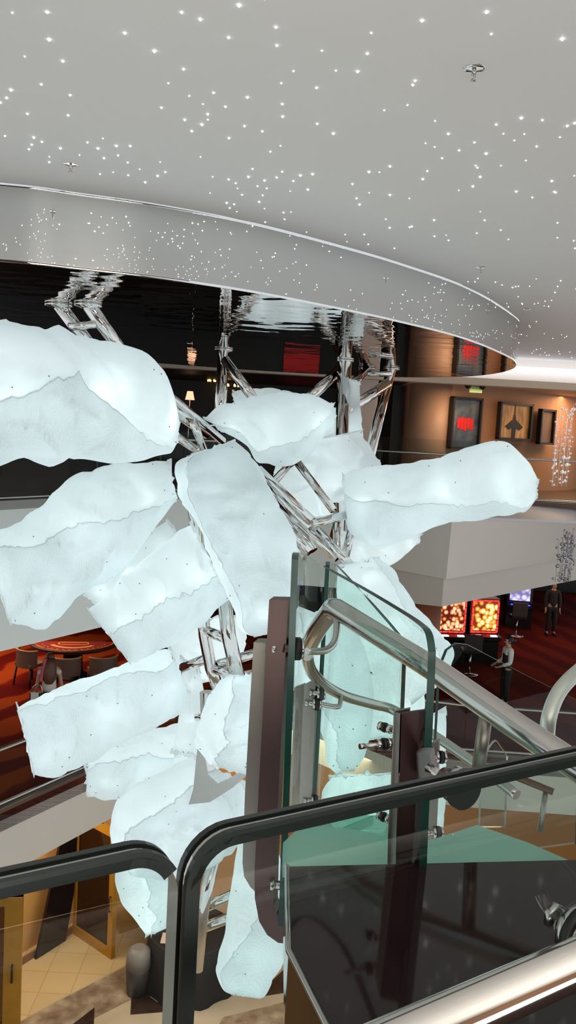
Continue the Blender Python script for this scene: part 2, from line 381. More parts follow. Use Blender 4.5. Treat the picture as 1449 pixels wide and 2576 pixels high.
# ------------------------------------------------------------------ the hanging sculpture: lanterns of bright mesh fabric
M_lant = lantern_mat('glowing white mesh fabric', .205, (.88, .955, .965))
M_flap = lantern_mat('overlapping white mesh fabric', .15, (.85, .925, .94)); M_seam_shade = lantern_mat('painted grey seam shade', .13, (.69, .75, .77))  # greyer edge strip paints in the shade line under the sheet overlap
M_rivet = mat('small grey rivet', (110, 114, 116), .4, .5)
rivet_me = bpy.data.meshes.new('rivet'); bm = bmesh.new(); bmesh.ops.create_icosphere(bm, subdivisions=1, radius=.008); bm.to_mesh(rivet_me); bm.free(); rivet_me.materials.append(M_rivet)
LGRP = 'glowing fabric lanterns of the hanging sculpture'
def lantern(label, st, d0, d1, seed, seam=1.5, openend=False, flap=True, power=16, depth=.8, rivets=7, fold=1.0):
    rnd = random.Random(seed); k = len(st)
    K = max(6, 64//(k-1)); Ls = cat([V((a[0], a[1], 0)) for a, b in st], K); Rs = cat([V((b[0], b[1], 0)) for a, b in st], K); n = len(Ls); m = 72
    cs, hs, ns = [], [], []
    for i in range(n):
        D = d0+(d1-d0)*i/(n-1)
        a, b = P(Ls[i].x, Ls[i].y, D), P(Rs[i].x, Rs[i].y, D)
        c = (a+b)/2; cs.append(c); hs.append((b-a)/2); ns.append((c-CAM).normalized())
    if isinstance(seam, (list, tuple)):
        def seam_at(i):
            u = i/(n-1)
            for (s0, t0), (s1, t1) in zip(seam, seam[1:]):
                if s0 <= u <= s1: return pi-math.acos(max(-1, min(1, 2*(t0+(t1-t0)*(u-s0)/(s1-s0))-1)))
            return pi-math.acos(2*seam[-1][1]-1)
        wob = .35
    else:
        def seam_at(i): return seam
        wob = 1.0
    org = cs[n//2].copy(); so = V((seed*3.1, seed*1.7, 0))
    def pt(i, th, off=0):
        h, nn = hs[i], ns[i]; r = h.length
        base = cs[i]+h*cos(th)+nn*(r*depth*sin(th))
        rad = (h.normalized()*cos(th)+nn*sin(th))
        q = base*1.0+so
        w_ = V((noise.noise(q*.9+V((5, 1, 2))), noise.noise(q*.9+V((1, 7, 3))), noise.noise(q*.9+V((2, 4, 8)))))*.35
        s = noise.noise(q*1.1)*.20+noise.noise(q*2.6+w_)*.10+noise.noise(q*7)*.010
        s += .18*(1-abs(noise.noise((q+w_)*1.5+V((9, 0, 0)))))**4-.12 - .10*(1-min(1, abs(noise.noise((q+w_)*2.3+V((0, 9, 0))))*5))
        # long crease
        s -= .10*max(0, 1-abs(((th-pi-seam_at(i)+.35-.5*wob*noise.noise(V((i*7/K*.12, seed, 0)))) % (2*pi))-0.25)/.22)
        damp = .55+.45*abs(sin(th))
        lift = off
        return base+rad*(s*r*damp*fold*.9+lift)-org
    bm = bmesh.new(); rings = []
    for i in range(n):
        rg = []
        for j in range(m):
            v = pt(i, 2*pi*j/m)
            if i in (0, n-1):                     # ragged ends
                ax = (cs[i]-cs[i-1 if i else 1]).normalized(); v = v+ax*(noise.noise(V((j*.33, seed, i)))*.12+noise.noise(V((j*.9, seed, i+3)))*.06)+(v-(cs[i]-org))*(.10+.18*noise.noise(V((j*.45, seed, i+7))))
            rg.append(bm.verts.new(v))
        rings.append(rg)
    for a, b in zip(rings, rings[1:]):
        for j in range(m):
            bm.faces.new((a[j], a[(j+1) % m], b[(j+1) % m], b[j])).smooth = True
    for e, rg in ((0, rings[0]), (1, rings[-1])):
        if e and openend: continue
        ax = (cs[1]-cs[0]) if e == 0 else (cs[-2]-cs[-1])
        cv = bm.verts.new(cs[0 if e == 0 else -1]-org+ax*.4)
        for j in range(m): bm.faces.new((rg[j], rg[(j+1) % m], cv)).smooth = True
    o = obj('hanging_lantern', bm, M_lant, None, False, org)
    tag(o, label, 'lantern', LGRP)
    if flap:
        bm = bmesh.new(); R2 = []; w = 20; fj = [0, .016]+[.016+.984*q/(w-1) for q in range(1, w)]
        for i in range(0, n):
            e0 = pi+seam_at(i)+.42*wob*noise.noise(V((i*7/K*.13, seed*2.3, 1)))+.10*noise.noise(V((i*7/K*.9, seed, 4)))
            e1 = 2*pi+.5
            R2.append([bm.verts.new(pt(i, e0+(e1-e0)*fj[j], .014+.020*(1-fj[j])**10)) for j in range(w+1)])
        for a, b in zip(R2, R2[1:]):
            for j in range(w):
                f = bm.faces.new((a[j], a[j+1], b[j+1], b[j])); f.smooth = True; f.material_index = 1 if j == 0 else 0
        obj('overlap_sheet', bm, [M_flap, M_seam_shade], o)
    for q in range(rivets):
        i = rnd.randrange(2, n-2); v = pt(i, pi+.35+rnd.random()*(pi-.7), .02)
        r = bpy.data.objects.new('rivet', rivet_me); COL.objects.link(r); r.parent = o; r.location = v
    for q in (.2, .5, .8):                                # the lamps inside
        i = int(q*(n-1)); ld = bpy.data.lights.new('lantern_lamp', 'POINT'); ld.energy = .11*power*max(.25, hs[i].length/.45)**1.6/2; ld.shadow_soft_size = .06; ld.color = (.88, .985, 1)
        lo = bpy.data.objects.new('lamp', ld); COL.objects.link(lo); lo.parent = o; lo.location = cs[i]-org-ns[i]*(.22*hs[i].length)
    return o

lantern('huge lantern at the upper left, cut off by the frame edge, with a torn fold', [((-150,800),(-150,1195)),((-60,803),(-60,1188)),((60,812),(60,1180)),((160,826),(160,1170)),((260,842),(262,1164)),((340,866),(345,1158)),((400,915),(402,1153)),((436,990),(430,1142)),((452,1060),(446,1112))][::-1], 9.6, 8.2, 1, seam=[(0,.97),(.12,.95),(.25,.9),(.37,.77),(.5,.5),(.55,.42),(.575,.28),(.6,.38),(.66,.40),(.75,.52),(.87,.58),(1,.6)], openend=True, power=26)
lantern('long lantern sloping down to the left frame edge, below the huge one', [((425,1158),(442,1262)),((300,1163),(385,1345)),((188,1192),(292,1445)),((95,1280),(200,1512)),((2,1335),(110,1576)),((-40,1378),(25,1562))], 10.8, 8.8, 2, seam=[(0,.95),(.2,.66),(.4,.45),(.6,.28),(.8,.2),(1,.15)])
lantern('square-ended lantern pointing lower left, above the casino table', [((480,1315),(585,1515)),((400,1368),(505,1574)),((330,1430),(432,1612)),((262,1500),(364,1652)),((226,1537),(325,1664))], 10.8, 9.0, 3, seam=[(0,.62),(.5,.56),(1,.42)])
lantern('pale lantern half hidden between the two lanterns at the left', [((420,1310),(490,1400)),((330,1368),(400,1455)),((240,1440),(320,1522)),((195,1485),(260,1532))], 12.2, 11.2, 4, flap=False, power=16, rivets=3)
lantern('largest central lantern, hanging steeply down behind the steel post tops', [((475,1148),(590,1108)),((438,1168),(640,1152)),((442,1235),(676,1215)),((480,1305),(700,1290)),((522,1390),(738,1365)),((560,1470),(748,1440)),((590,1545),(738,1520)),((605,1588),(712,1577)),((640,1602),(690,1592))], 11.3, 9.2, 5, seam=[(0,.2),(.3,.08),(.5,.1),(.7,.12),(1,.1)], power=24)
lantern('crumpled lantern at the top centre, between the two upright poles', [((515,1050),(560,1085)),((560,1016),(620,1120)),((620,1002),(655,1172)),((700,988),(735,1162)),((780,992),(795,1130)),((832,1014),(838,1055))], 11.8, 12.2, 6, seam=[(0,.5),(.4,.78),(1,.6)])
lantern('lantern behind the open steel triangle, right of the centre', [((705,1120),(905,1085)),((692,1195),(958,1165)),((720,1265),(940,1240)),((765,1300),(880,1302))], 14.6, 14.2, 7, seam=1.3, flap=False, rivets=3)
lantern('long lantern reaching out to the right in front of the gallery', [((863,1195),(868,1300)),((895,1182),(885,1345)),((960,1167),(950,1375)),((1030,1160),(1030,1352)),((1100,1148),(1090,1322)),((1170,1126),(1160,1312)),((1240,1110),(1235,1302)),((1290,1122),(1290,1293)),((1330,1165),(1325,1281)),((1353,1207),(1349,1252))], 11.6, 9.6, 8, seam=[(0,.4),(.22,.46),(.33,.57),(.44,.66),(.55,.82),(.66,.87),(.8,.9),(1,.92)])
lantern('pale lantern tucked under the long right-hand one', [((850,1330),(870,1425)),((930,1345),(945,1432)),((1000,1338),(1000,1412)),((1062,1330),(1050,1368))], 13.4, 13.6, 9, flap=False, rivets=2)
lantern('broad lantern sloping down right behind the tall glass panel', [((850,1425),(950,1402)),((845,1500),(1005,1450)),((870,1590),(1050,1528)),((910,1660),(1100,1590)),((965,1722),(1136,1642)),((1035,1765),(1122,1715))], 11.3, 9.8, 10, seam=[(0,.85),(1,.82)])
lantern('long lantern hanging down inside the glass stair, with a yellowish tip', [((700,1540),(890,1540)),((715,1680),(925,1660)),((765,1780),(932,1790)),((813,1860),(928,1850)),((820,1915),(915,1900)),((845,1946),(890,1936))], 9.6, 8.6, 11, seam=1.2)
lantern('large lantern pointing left above the brown railing', [((425,1628),(476,1742)),((370,1642),(442,1800)),((270,1686),(342,1852)),((170,1724),(242,1906)),((90,1756),(150,1957)),((45,1776),(85,1947))], 10.6, 8.9, 12, seam=[(0,.28),(.2,.3),(.4,.14),(.6,.15),(.8,.08),(1,.05)], power=26)
lantern('flatter lantern just under the large left-pointing one', [((490,1810),(520,1960)),((390,1828),(400,2007)),((300,1852),(300,2012)),((216,1915),(222,2005))], 12.8, 11.9, 13, seam=1.3)
lantern('small grey-white lantern in the gap left of the steel posts', [((455,1655),(505,1690)),((455,1750),(518,1775)),((440,1850),(505,1850)),((430,1890),(490,1900))], 12.0, 11.6, 14, flap=False, rivets=2, power=10)
L15 = lantern('lantern facing us beside the steel posts, with an open end', [((560,1700),(665,1698)),((518,1748),(692,1750)),((499,1830),(692,1850)),((494,1880),(680,1915)),((528,1925),(640,1955))], 10.6, 9.4, 15, seam=1.2, openend=True)
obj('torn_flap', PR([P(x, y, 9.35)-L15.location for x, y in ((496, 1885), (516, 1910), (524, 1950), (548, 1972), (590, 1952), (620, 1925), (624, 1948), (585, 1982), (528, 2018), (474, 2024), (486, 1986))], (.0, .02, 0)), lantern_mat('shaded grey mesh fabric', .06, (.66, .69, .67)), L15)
lantern('broad lantern above the corner of the black-edged left panel', [((480,1898),(645,1990)),((400,1945),(622,2090)),((330,1985),(545,2165)),((284,2040),(445,2218)),((277,2110),(362,2212)),((298,2155),(330,2202))], 11.6, 10.5, 16, seam=[(0,.3),(.6,.28),(1,.35)], power=24)
lantern('short ragged lantern pointing down behind the left glass panel', [((300,2150),(480,2160)),((291,2220),(454,2232)),((300,2270),(448,2283)),((335,2310),(430,2325)),((366,2352),(392,2347))], 11.2, 10.6, 17, seam=1.6)
lantern('lowest lantern, hanging over the lobby floor below the curved post foot', [((605,2060),(690,2060)),((585,2200),(712,2200)),((565,2330),(736,2330)),((545,2400),(722,2400)),((538,2440),(702,2440)),((555,2488),(670,2500)),((582,2502),(650,2512))], 10.4, 9.4, 18, seam=[(0,.75),(.33,.42),(.5,.26),(.7,.1),(1,.08)])
lantern('wide lantern low behind the green glass treads', [((830,1955),(1000,1945)),((800,2020),(1005,2030)),((850,2095),(965,2092))], 11.8, 11.4, 19, flap=False, rivets=3)
lantern('tall lantern in the background between the lower pole pair', [((440,1560),(622,1550)),((428,1630),(614,1640)),((470,1710),(606,1715))], 14.2, 14.0, 20, flap=False, rivets=2)
lantern('rear lantern peeping over the crumpled top one', [((588,985),(600,1050)),((680,976),(700,1060)),((780,1000),(790,1090)),((905,1055),(875,1130))], 16.0, 16.2, 21, flap=False, rivets=2)
lantern('narrow upright lantern behind the right-hand pole', [((852,940),(905,965)),((846,1020),(910,1030)),((838,1110),(920,1122))], 15.4, 15.2, 22, flap=False, rivets=1)
lantern('bluish lantern seen between the two stair handrails', [((900,1700),(1060,1690)),((922,1780),(1076,1790)),((930,1858),(1060,1850))], 12.6, 12.2, 23, flap=False, rivets=2)
lantern('slim lantern in the strip right of the short brown post', [((1055,1800),(1120,1790)),((1058,1950),(1125,1950)),((1066,2110),(1116,2108))], 12.2, 12.0, 24, flap=False, rivets=1)

# ------------------------------------------------------------------ steel truss that carries them
fr = empty('hanging_steel_truss', 'polished steel tube truss of the hanging sculpture, fixed to the mirror ceiling', 'truss', P(700, 1250, 12.5))
def ftube(pts, r=.065, name='tube'):
    o = fr.location; b = TB([V(p)-o for p in pts], r, 18); return obj(name, b, M_chrome, fr)
def flange(p, r=.17):
    p = V(p)-fr.location; obj('flange', LA([(r, -.0), (r, -.03), (r*.6, -.05), (r*.55, -.06)], c=(p.x, p.y, p.z), n=24), M_chrome, fr)
def pole(px, py, ex, ey, De, r=.065):
    a = Pz(px, py, ZD); b = P(ex, ey, De); flange(a); ftube([a, b], r); return a
pole(148, 765, 250, 900, 10.4, .085); pole(222, 765, 330, 920, 10.6, .085)
ftube([P(172, 822, 10.05), P(240, 816, 10.15)], .05); 
ftube([P(250, 900, 10.4), P(420, 1020, 11), P(520, 1090, 11.7)], .085)
ftube([P(330, 920, 10.6), P(455, 1020, 11.2), P(560, 1110, 11.9)], .06)
ftube([P(440, 1095, 11.4), P(520, 1150, 11.8)], .06); ftube([P(485, 1060, 11.3), P(512, 1130, 11.6)], .06)
pole(563, 878, 552, 1060, 13.9, .10)
ftube([P(566, 905, 14.3), P(640, 1005, 13.8)], .085)
pole(868, 905, 845, 1400, 13.6, .13)
pole(925, 925, 870, 985, 15.7, .09); pole(985, 926, 918, 1195, 14.6, .10)
ftube([P(975, 965, 16.0), P(872, 1035, 15.2)], .10)
ftube([P(855, 930, 15.7), P(780, 1000, 15.0)], .10)
ftube([P(925, 940, 16.2), P(985, 940, 16.2)], .05)
for a in ([(742,1155,12.6),(840,1285,12.2)], [(742,1155,12.6),(672,1230,12.1)], [(650,1180,11.6),(785,1310,11.2)], [(660,1205,11.9),(780,1330,11.4)], [(690,1260,11.9),(850,1405,11.4)], [(705,1300,11.5),(780,1390,11.2)], [(785,1318,11.2),(870,1296,11.4)], [(800,1335,11.5),(880,1420,11.2)], [(700,1335,11.8),(770,1400,11.4)], [(845,1270,12.4),(850,1400,11.8)], [(890,1310,12.0),(868,1400,11.7)], [(720,1290,11.9),(790,1385,11.6)]):
    ftube([P(*q) for q in a], .062)
ftube([P(505, 1480, 11.3), P(515, 1600, 11.2), P(530, 1680, 11.2), P(552, 1740, 11.2)], .085)
ftube([P(562, 1480, 11.0), P(575, 1600, 10.9), P(603, 1720, 10.8)], .10)
ftube([P(515, 1585, 11.2), P(565, 1605, 11.0)], .07); ftube([P(530, 1680, 11.2), P(585, 1695, 11.0)], .07)
ftube([P(460, 1680, 11.5), P(525, 1655, 11.2)], .07); ftube([P(545, 1675, 11.2), P(650, 1640, 11.5)], .07); ftube([P(600, 1705, 11.2), P(660, 1690, 11.5)], .07)
ftube([P(550, 1670, 11.2), P(650, 1640, 11.6)], .06); ftube([P(495, 1805, 11.6), P(530, 1800, 11.5)], .06)
ftube([P(480, 1160, 11.8), P(500, 1480, 11.6)], .09); ftube([P(520, 1740, 11.3), P(540, 2150, 11.2)], .10)
ftube([P(540, 2150, 11.2), P(512, 2280, 11.1), P(495, 2440, 11.0)], .09)
ftube([P(500, 2290, 11.3), P(610, 2240, 11.4)], .075); ftube([P(495, 2340, 11.2), P(600, 2300, 11.3)], .075)

# ------------------------------------------------------------------ upper level across the void
ZF = .35
# right gallery slab: front fascia follows a bent line; every corner surveyed
def quadstrip(name, tops, bots, m, back=V((.0, .5, 0))):
    b = bmesh.new()
    for i in range(len(tops)-1):
        N_ = 8; cols = []; fr_ = []
        for k in range(N_+1):
            u = k/N_; t_ = V(tops[i]).lerp(V(tops[i+1]), u); o_ = V(bots[i]).lerp(V(bots[i+1]), u)
            f_ = [t_.lerp(o_, v/4) for v in range(5)]; fr_.append([b.verts.new(q) for q in f_])
            cols.append([b.verts.new(q) for q in (f_[-1], f_[-1]+back, f_[0]+back, f_[0])])
        for a_, c_ in zip(fr_, fr_[1:]):
            for k in range(4): b.faces.new((a_[k], c_[k], c_[k+1], a_[k+1])).smooth = True
        for a_, c_ in zip(cols, cols[1:]):
            for k in range(3): b.faces.new((a_[k], c_[k], c_[k+1], a_[k+1]))
        b.faces.new(cols[0]); b.faces.new(cols[-1][::-1])
    return struct(name, b, m)
cT = [P(930, 1262, 18.2), P(1138, 1300, 16.0), P(1460, 1313, 17.8), V((13, 19.6, 0))]
cM = [P(930, 1420, 18.2), P(1122, 1457, 16.0), P(1460, 1400, 19.6), V((13.5, 22.5, -1.0))]
quadstrip('trim_1', cT, cM, M_fascia)
cM2 = [P(930, 1418, 18.35), P(1117, 1452, 16.15), P(1460, 1398, 19.75), V((13.5, 22.6, -1.0))]
cL = [P(930, 1506, 18.35), P(1111, 1526, 16.15), P(1460, 1457, 19.75), V((13.5, 22.6, -1.7))]
quadstrip('trim_2', cM2, cL, M_fascia2)
quadstrip('trim_3', [P(930, 1240, 18.75), P(1138, 1250, 18.6), P(1475, 1268, 18.7), V((13, 20.4, .25))], [q+V((0, -.01, .012)) for q in cT], M_lav, V((0, 0, -.05)))
# floor of the gallery and the wing to the left, with the void left open
slab_pts = [(-14, 10.2), (-5.6, 10.2), (-3.75, 13.1), (-2.2, 17.6), (.2, 19), (1.9, 18.1), (6.6, 18.3), (14, 18.6), (14, 32), (-14, 32)]
b = bmesh.new(); slab(b, slab_pts, ZF-.25, ZF-.02); struct('floor', b, mat('polished brown gallery floor', (92, 66, 48), .4, var=.2, scale=2))
# left wing fascia
FL = [(-6.4, 7.9), (-5.1, 9.9), (-4.25, 11.35), (-3.05, 13.3), (-1.4, 15.9), (-.2, 18.2), (2.0, 17.9)]
b = bmesh.new(); wall(b, FL, -1.83, ZF-.1, .35); struct('wall_left', b, mat('white fascia with lantern tint', (228, 230, 226), .6, var=.02, scale=1))  # the lanterns' bluish light is mixed into this cooler white
b = bmesh.new(); wall(b, FL, ZF-.1, ZF+.03, .33); struct('trim_4', b, mat('grey stone kerb', (150, 146, 142), .4, var=.05))
# left glass railing with a steel rail
def railing(name, label, pts, z0, h, rail_z, posts, mrail=M_steel, offset=0, gm=None):
    r = empty(name, label, 'railing', (pts[0][0], pts[0][1], z0))
    o = V((pts[0][0], pts[0][1], z0))
    Q = [V((p[0], p[1], 0))-V((o.x, o.y, 0)) for p in pts]
    for a, bb in zip(Q, Q[1:]):
        d = bb-a; k = max(1, int(d.length/1.5))
        for i in range(k):
            p0, p1 = a+d*(i/k)+d.normalized()*.01, a+d*((i+1)/k)-d.normalized()*.01
            n = V((-d.y, d.x, 0)).normalized()*.015
            g = bmesh.new(); prism(g, [p0+V((0, 0, .04)), p1+V((0, 0, .04)), p1+V((0, 0, h)), p0+V((0, 0, h))], n, 0, 1); obj('glass_pane', g, [gm or M_glass_far, M_edge], r)
    obj('rail', TB([q+V((0, 0, rail_z)) for q in Q], .025, 10), mrail, r)
    sh = TB([q+V((0, 0, .02)) for q in Q], .03, 8); obj('base_shoe', sh, mrail, r)
    return r
railing('glass_railing', 'glass railing with steel rail along the kerb at the upper left', [(p[0]-.12, p[1]+.1) for p in FL[:-1]], ZF+.03, 1.1, .95, 0)
railing('glass_railing', 'glass railing with a steel handrail in front of the pictures on the gallery', [(1.9, 18.25), (4.2, 18.25), (6.6, 18.35), (13, 18.9)], ZF, 1.25, .93, 0)
# dark lounge behind, ivory bulkhead, tan art wall
b = bmesh.new(); wall(b, [(-14, 26), (2.6, 26), (2.7, 22.6)], ZF-.1, 3.2, .2); struct('wall_back', b, M_vdark)
b = bmesh.new(); box(b, -14, 2.9, 20.6, 26.2, 3.02, 3.10); struct('ceiling_lounge', b, M_dark)
b = bmesh.new(); box(b, 1.9, 14, 20.6, 29, 3.04, 3.12); struct('ceiling_corridor', b, M_warmceil)
b = bmesh.new(); box(b, -14, 14, 20.3, 20.62, 2.99, 3.17, bev=.01); struct('trim_5', b, M_ivory)
b = bmesh.new(); box(b, -15, 17, 20.62, 20.75, 3.17, 4.4); struct('wall_bulkhead', b, M_white)
M_cove = mat('white cove light strip', (255, 255, 255), .4, var=0, emit=2.6, ergb=(236, 240, 255))
tag(obj('cove_light', BX(3.9, 16.5, 20.30, 20.40, 3.36, 3.50, bev=.02), M_cove), 'white cove light strip glowing along the far ceiling edge', 'light')
b = bmesh.new(); box(b, -15, 17, 20.2, 20.65, 3.70, 3.78); struct('trim_6', b, M_ceil)
wp = cat([V(p+(0,)) for p in [(3.0, 24.5), (3.05, 22.8), (3.25, 21.9), (3.75, 21.45), (4.3, 21.55), (5.0, 21.9), (6.2, 22.5), (7.4, 23.2), (8.3, 24.2), (9.4, 25.4), (13, 27)]], 6)
b = bmesh.new(); wall(b, [(p.x, p.y) for p in wp], ZF-.1, 3.1, .15); struct('wall_right', b, M_art)
b = bmesh.new(); cyl(b, (3.7, 21.95, ZF-.1), (3.7, 21.95, 3.05), .62, n=40); struct('column_gallery', b, M_artcol)
b = bmesh.new(); box(b, 1.62, 2.12, 20.9, 21.4, ZF-.1, 3.05, bev=.03); struct('column_pale', b, mat('pale pink plaster', (226, 204, 192), .5, var=.02))
M_frame = mat('black picture frame', (22, 17, 15), .35, var=.1)
def picture(label, px0, px1, py0, py1, D0, D1, build):
    a = P(px0, (py0+py1)/2, D0); c = P(px1, (py0+py1)/2+4, D1); h = (py1-py0)/FPX*D0
    mid = (a+c)/2; d = V((c.x-a.x, c.y-a.y, 0)); w = d.length; rz = atan2(d.y, d.x)
    r = empty('framed_picture', label, 'picture', (mid.x, mid.y, mid.z-h/2), rz)
    f = bmesh.new(); t = .055
    for q in ((-w/2, w/2, 0, t), (-w/2, w/2, h-t, h), (-w/2, -w/2+t, 0, h), (w/2-t, w/2, 0, h)): box(f, q[0], q[1], -.12, .02, q[2], q[3])
    obj('frame', f, M_frame, r); build(r, w, h)
def pic_red(r, w, h):
    obj('canvas', BX(-w/2+.05, w/2-.05, -.03, .0, .05, h-.05), pattern_mat('blue grey painted canvas', 'noise', (40, 46, 56), (110, 110, 112), 2.2, rough=.4, c=(66, 76, 90)), r)
    f = bmesh.new()
    for i in range(5): x = -w*.26+i*w*.11; box(f, x, x+w*.1, -.04, -.028, h*(.40-.02*(i % 3)), h*(.60+.015*(i % 2)))
    obj('red_patch', f, mat('vivid red paint', (216, 30, 26), .5, var=.2, scale=8), r)
def pic_kite(r, w, h):
    obj('canvas', BX(-w/2+.05, w/2-.05, -.03, .0, .05, h-.05), pattern_mat('gold streaked canvas', 'noise', (150, 96, 44), (226, 178, 112), 3, rough=.4, stretch=(3, 1, .7)), r)
    f = bmesh.new(); k = [(-.02, .68), (.02, .68), (.05, .55), (.27, .36), (.17, .27), (.06, .33), (.045, .05), (-.045, .05), (-.06, .33), (-.17, .27), (-.27, .36), (-.05, .55)]
    prism(f, [V((x*w, -.031, z*h)) for x, z in k], (0, -.012, 0)); box(f, -.012, .012, -.04, -.03, .05, h-.05)
    obj('dark_figure', f, mat('black ink shape', (26, 22, 22), .5, var=.2), r)
def pic_plain(r, w, h):
    obj('canvas', BX(-w/2+.05, w/2-.05, -.03, .0, .05, h-.05), pattern_mat('brown grey canvas', 'noise', (92, 70, 58), (140, 112, 92), 1.5, rough=.4, stretch=(2, 1, .6)), r)
picture('tall dark framed picture with a red patch, beside the gallery column', 1130, 1204, 998, 1128, 21.35, 21.85, pic_red)
picture('square framed picture of a dark kite shape on gold', 1250, 1332, 1012, 1105, 21.9, 22.5, pic_kite)
picture('small narrow framed picture at the corridor end', 1352, 1388, 1028, 1116, 22.5, 22.9, pic_plain)
def dome(px, py, D, label):
    p = P(px, py, D); r = empty('ceiling_camera', label, 'security camera', (p.x, p.y, 3.04))
    obj('base', LA([(.10, -.03), (.11, 0)], n=18), M_frame, r); obj('dome', LA([(.02, -.12), (.06, -.10), (.085, -.06), (.09, -.03)], n=18), mat('smoked dome', (20, 20, 22), .1, var=.05), r)
dome(1178, 962, 20.9, 'black dome camera left of the green ceiling sign'); dome(1214, 966, 20.9, 'black dome camera right of the green ceiling sign')
p = P(1198, 966, 21.0); r = empty('exit_sign', 'small green ceiling sign between two dome cameras', 'sign', (p.x, p.y, 3.04))
obj('panel', BX(-.16, .16, -.015, .015, -.2, -.05), mat('pale green sign face', (122, 150, 96), .4, var=.1, emit=.25), r); obj('hanger', BX(-.01, .01, -.01, .01, -.05, 0), M_frame, r)
# lounge lamp and candle chandelier
p = P(478, 995, 23.4); r = empty('lounge_lamp', 'small lit lamp with a cream shade in the dark lounge', 'lamp', (p.x, p.y, ZF))
h = p.z-ZF
obj('shade', LA([(.14, h-.12), (.13, h-.1), (.085, h+.1), (.08, h+.12)], n=20), mat('glowing cream lampshade', (250, 200, 160), .6, var=.03, emit=1.5, ergb=(255, 190, 150)), r)
obj('stem', TB([(0, 0, .04), (0, 0, h-.1)], .015, 8), M_steel, r); obj('base', LA([(.16, 0), (.16, .03), (.03, .06)], n=20), M_steel, r)
M_bulb = mat('warm candle bulb', (255, 220, 120), .4, var=0, emit=10, ergb=(255, 200, 96))
for cx, cy, D, nn, lab in ((540, 962, 25.0, 4, 'left candle chandelier glowing in the dark lounge, beside the tall pole'), (582, 974, 24.6, 3, 'lower candle chandelier glowing in the dark lounge, behind the slanting tube')):
    p = P(cx, cy, D); r = empty('candle_chandelier', lab, 'chandelier', p)
    obj('ring', TB([V((.2*cos(t*pi/8), .2*sin(t*pi/8), 0)) for t in range(17)], .012, 6), mat('dark brass', (90, 66, 30), .4, .8), r)
    obj('chain', TB([(0, 0, 0), (0, 0, 3.02-p.z)], .008, 6), MATS['dark brass'], r)
    for i in range(nn*2):
        a = 2*pi*i/(nn*2); obj('bulb', LA([(.008, .01), (.022, .04), (.018, .07), (.004, .1)], c=(.2*cos(a), .2*sin(a), 0), n=8), M_bulb, r)
b = BX(-4.6, -1.2, 24.0, 24.9, ZF, 1.1, bev=.02); tag(obj('bar_counter', b, M_dark), 'dark bar counter at the back of the upper lounge', 'counter')
p = P(755, 985, 24.0); tag(obj('lounge_screen', BX(p.x-.55, p.x+.55, 25.6, 25.75, 1.9, 2.6), mat('dim red screen', (150, 16, 14), .4, var=.3, scale=3, emit=.35)), 'red lit panel on the dark lounge wall', 'screen')
# crystal strands on the right
def strands(name, label, px0, px1, py0, py1, D, n, seed, tone):
    rr = random.Random(seed); b = bmesh.new()
    for i in range(n):
        x = rr.uniform(px0, px1); dd = D+rr.uniform(-.3, .3); a = P(x, py0+rr.uniform(0, (py1-py0)*.3), dd); e = P(x, py1, dd); z = a.z
        while z > e.z:
            s = rr.uniform(.012, .03)*(1 if rr.random() < .8 else 1.5)
            bmesh.ops.create_icosphere(b, subdivisions=1, radius=s, matrix=Matrix.Translation((a.x+rr.uniform(-.05, .05), a.y, z))); z -= rr.uniform(.06, .2)
        cyl(b, (a.x, a.y, a.z), (a.x, a.y, e.z), .003, n=5)
    return tag(obj(name, b, tone), label, 'crystal strands', kind='stuff')
strands('hanging_crystal_strands', 'sparkling crystal bead strands hanging by the right frame edge at gallery height', 1396, 1449, 985, 1225, 17.0, 8, 5, mat('clear crystal bead', (235, 235, 235), .05, .6, var=.1, emit=.25))
strands('hanging_crystal_strands', 'grey crystal bead cluster hanging in front of the beige fascia', 1402, 1449, 1330, 1465, 15.5, 16, 6, mat('grey crystal bead', (150, 152, 162), .08, .8, var=.2))

# ------------------------------------------------------------------ casino level
ZK = -4.5
KL = [(-6.3, 8.4), (-5.2, 10.35), (-4.17, 12.0), (-3.27, 13.5), (-1.9, 15.8), (-.9, 17.2)]
KR = [(.9, 17.2), (2.4, 15.7), (3.7, 15.4), (6, 15.3), (12, 15.5)]
b = bmesh.new(); slab(b, [(-16, 8.4)]+KL+[(0, 17.8), (0, 36), (-16, 36)], ZK-.3, ZK); struct('floor_casino_left', b, M_carpet)
b = bmesh.new(); slab(b, [(0, 17.8)]+KR+[(14, 36), (0, 36)], ZK-.3, ZK); struct('floor_casino_right', b, M_carpet2)
b = bmesh.new(); wall(b, KL+[(0, 17.8)]+KR, ZK-1.05, ZK-.12, .3); struct('wall_casino_edge', b, M_fascia)
b = bmesh.new(); wall(b, KL+[(0, 17.8)]+KR, ZK-.12, ZK+.06, .22); struct('trim_7', b, mat('brown steel kerb', (112, 98, 90), .3, .6, var=.08))
b = bmesh.new(); slab(b, [(-16, 8.9), (-5.9, 10.2), (-4.6, 11.75), (-3.45, 13.6), (-.8, 18.2), (0, 19.4), (2.9, 17.6), (7.6, 21.8), (14, 27), (14, 36), (-16, 36)], -2.0, -1.9); struct('ceiling_casino', b, M_vdark)
b = bmesh.new(); wall(b, [(-16, 27), (-2, 27), (2.6, 27.5), (3.5, 34), (14, 34)], ZK, -1.9, .2); struct('wall_casino_back', b, M_vdark)
railing('glass_railing', 'low glass railing along the casino edge at the left', [(p[0]-.1, p[1]+.08) for p in KL], ZK+.06, .95, .9, 0)
railing('glass_railing', 'glass railing along the casino edge beneath the gallery', [(p[0], p[1]+.1) for p in KR], ZK+.06, .95, .9, 0)
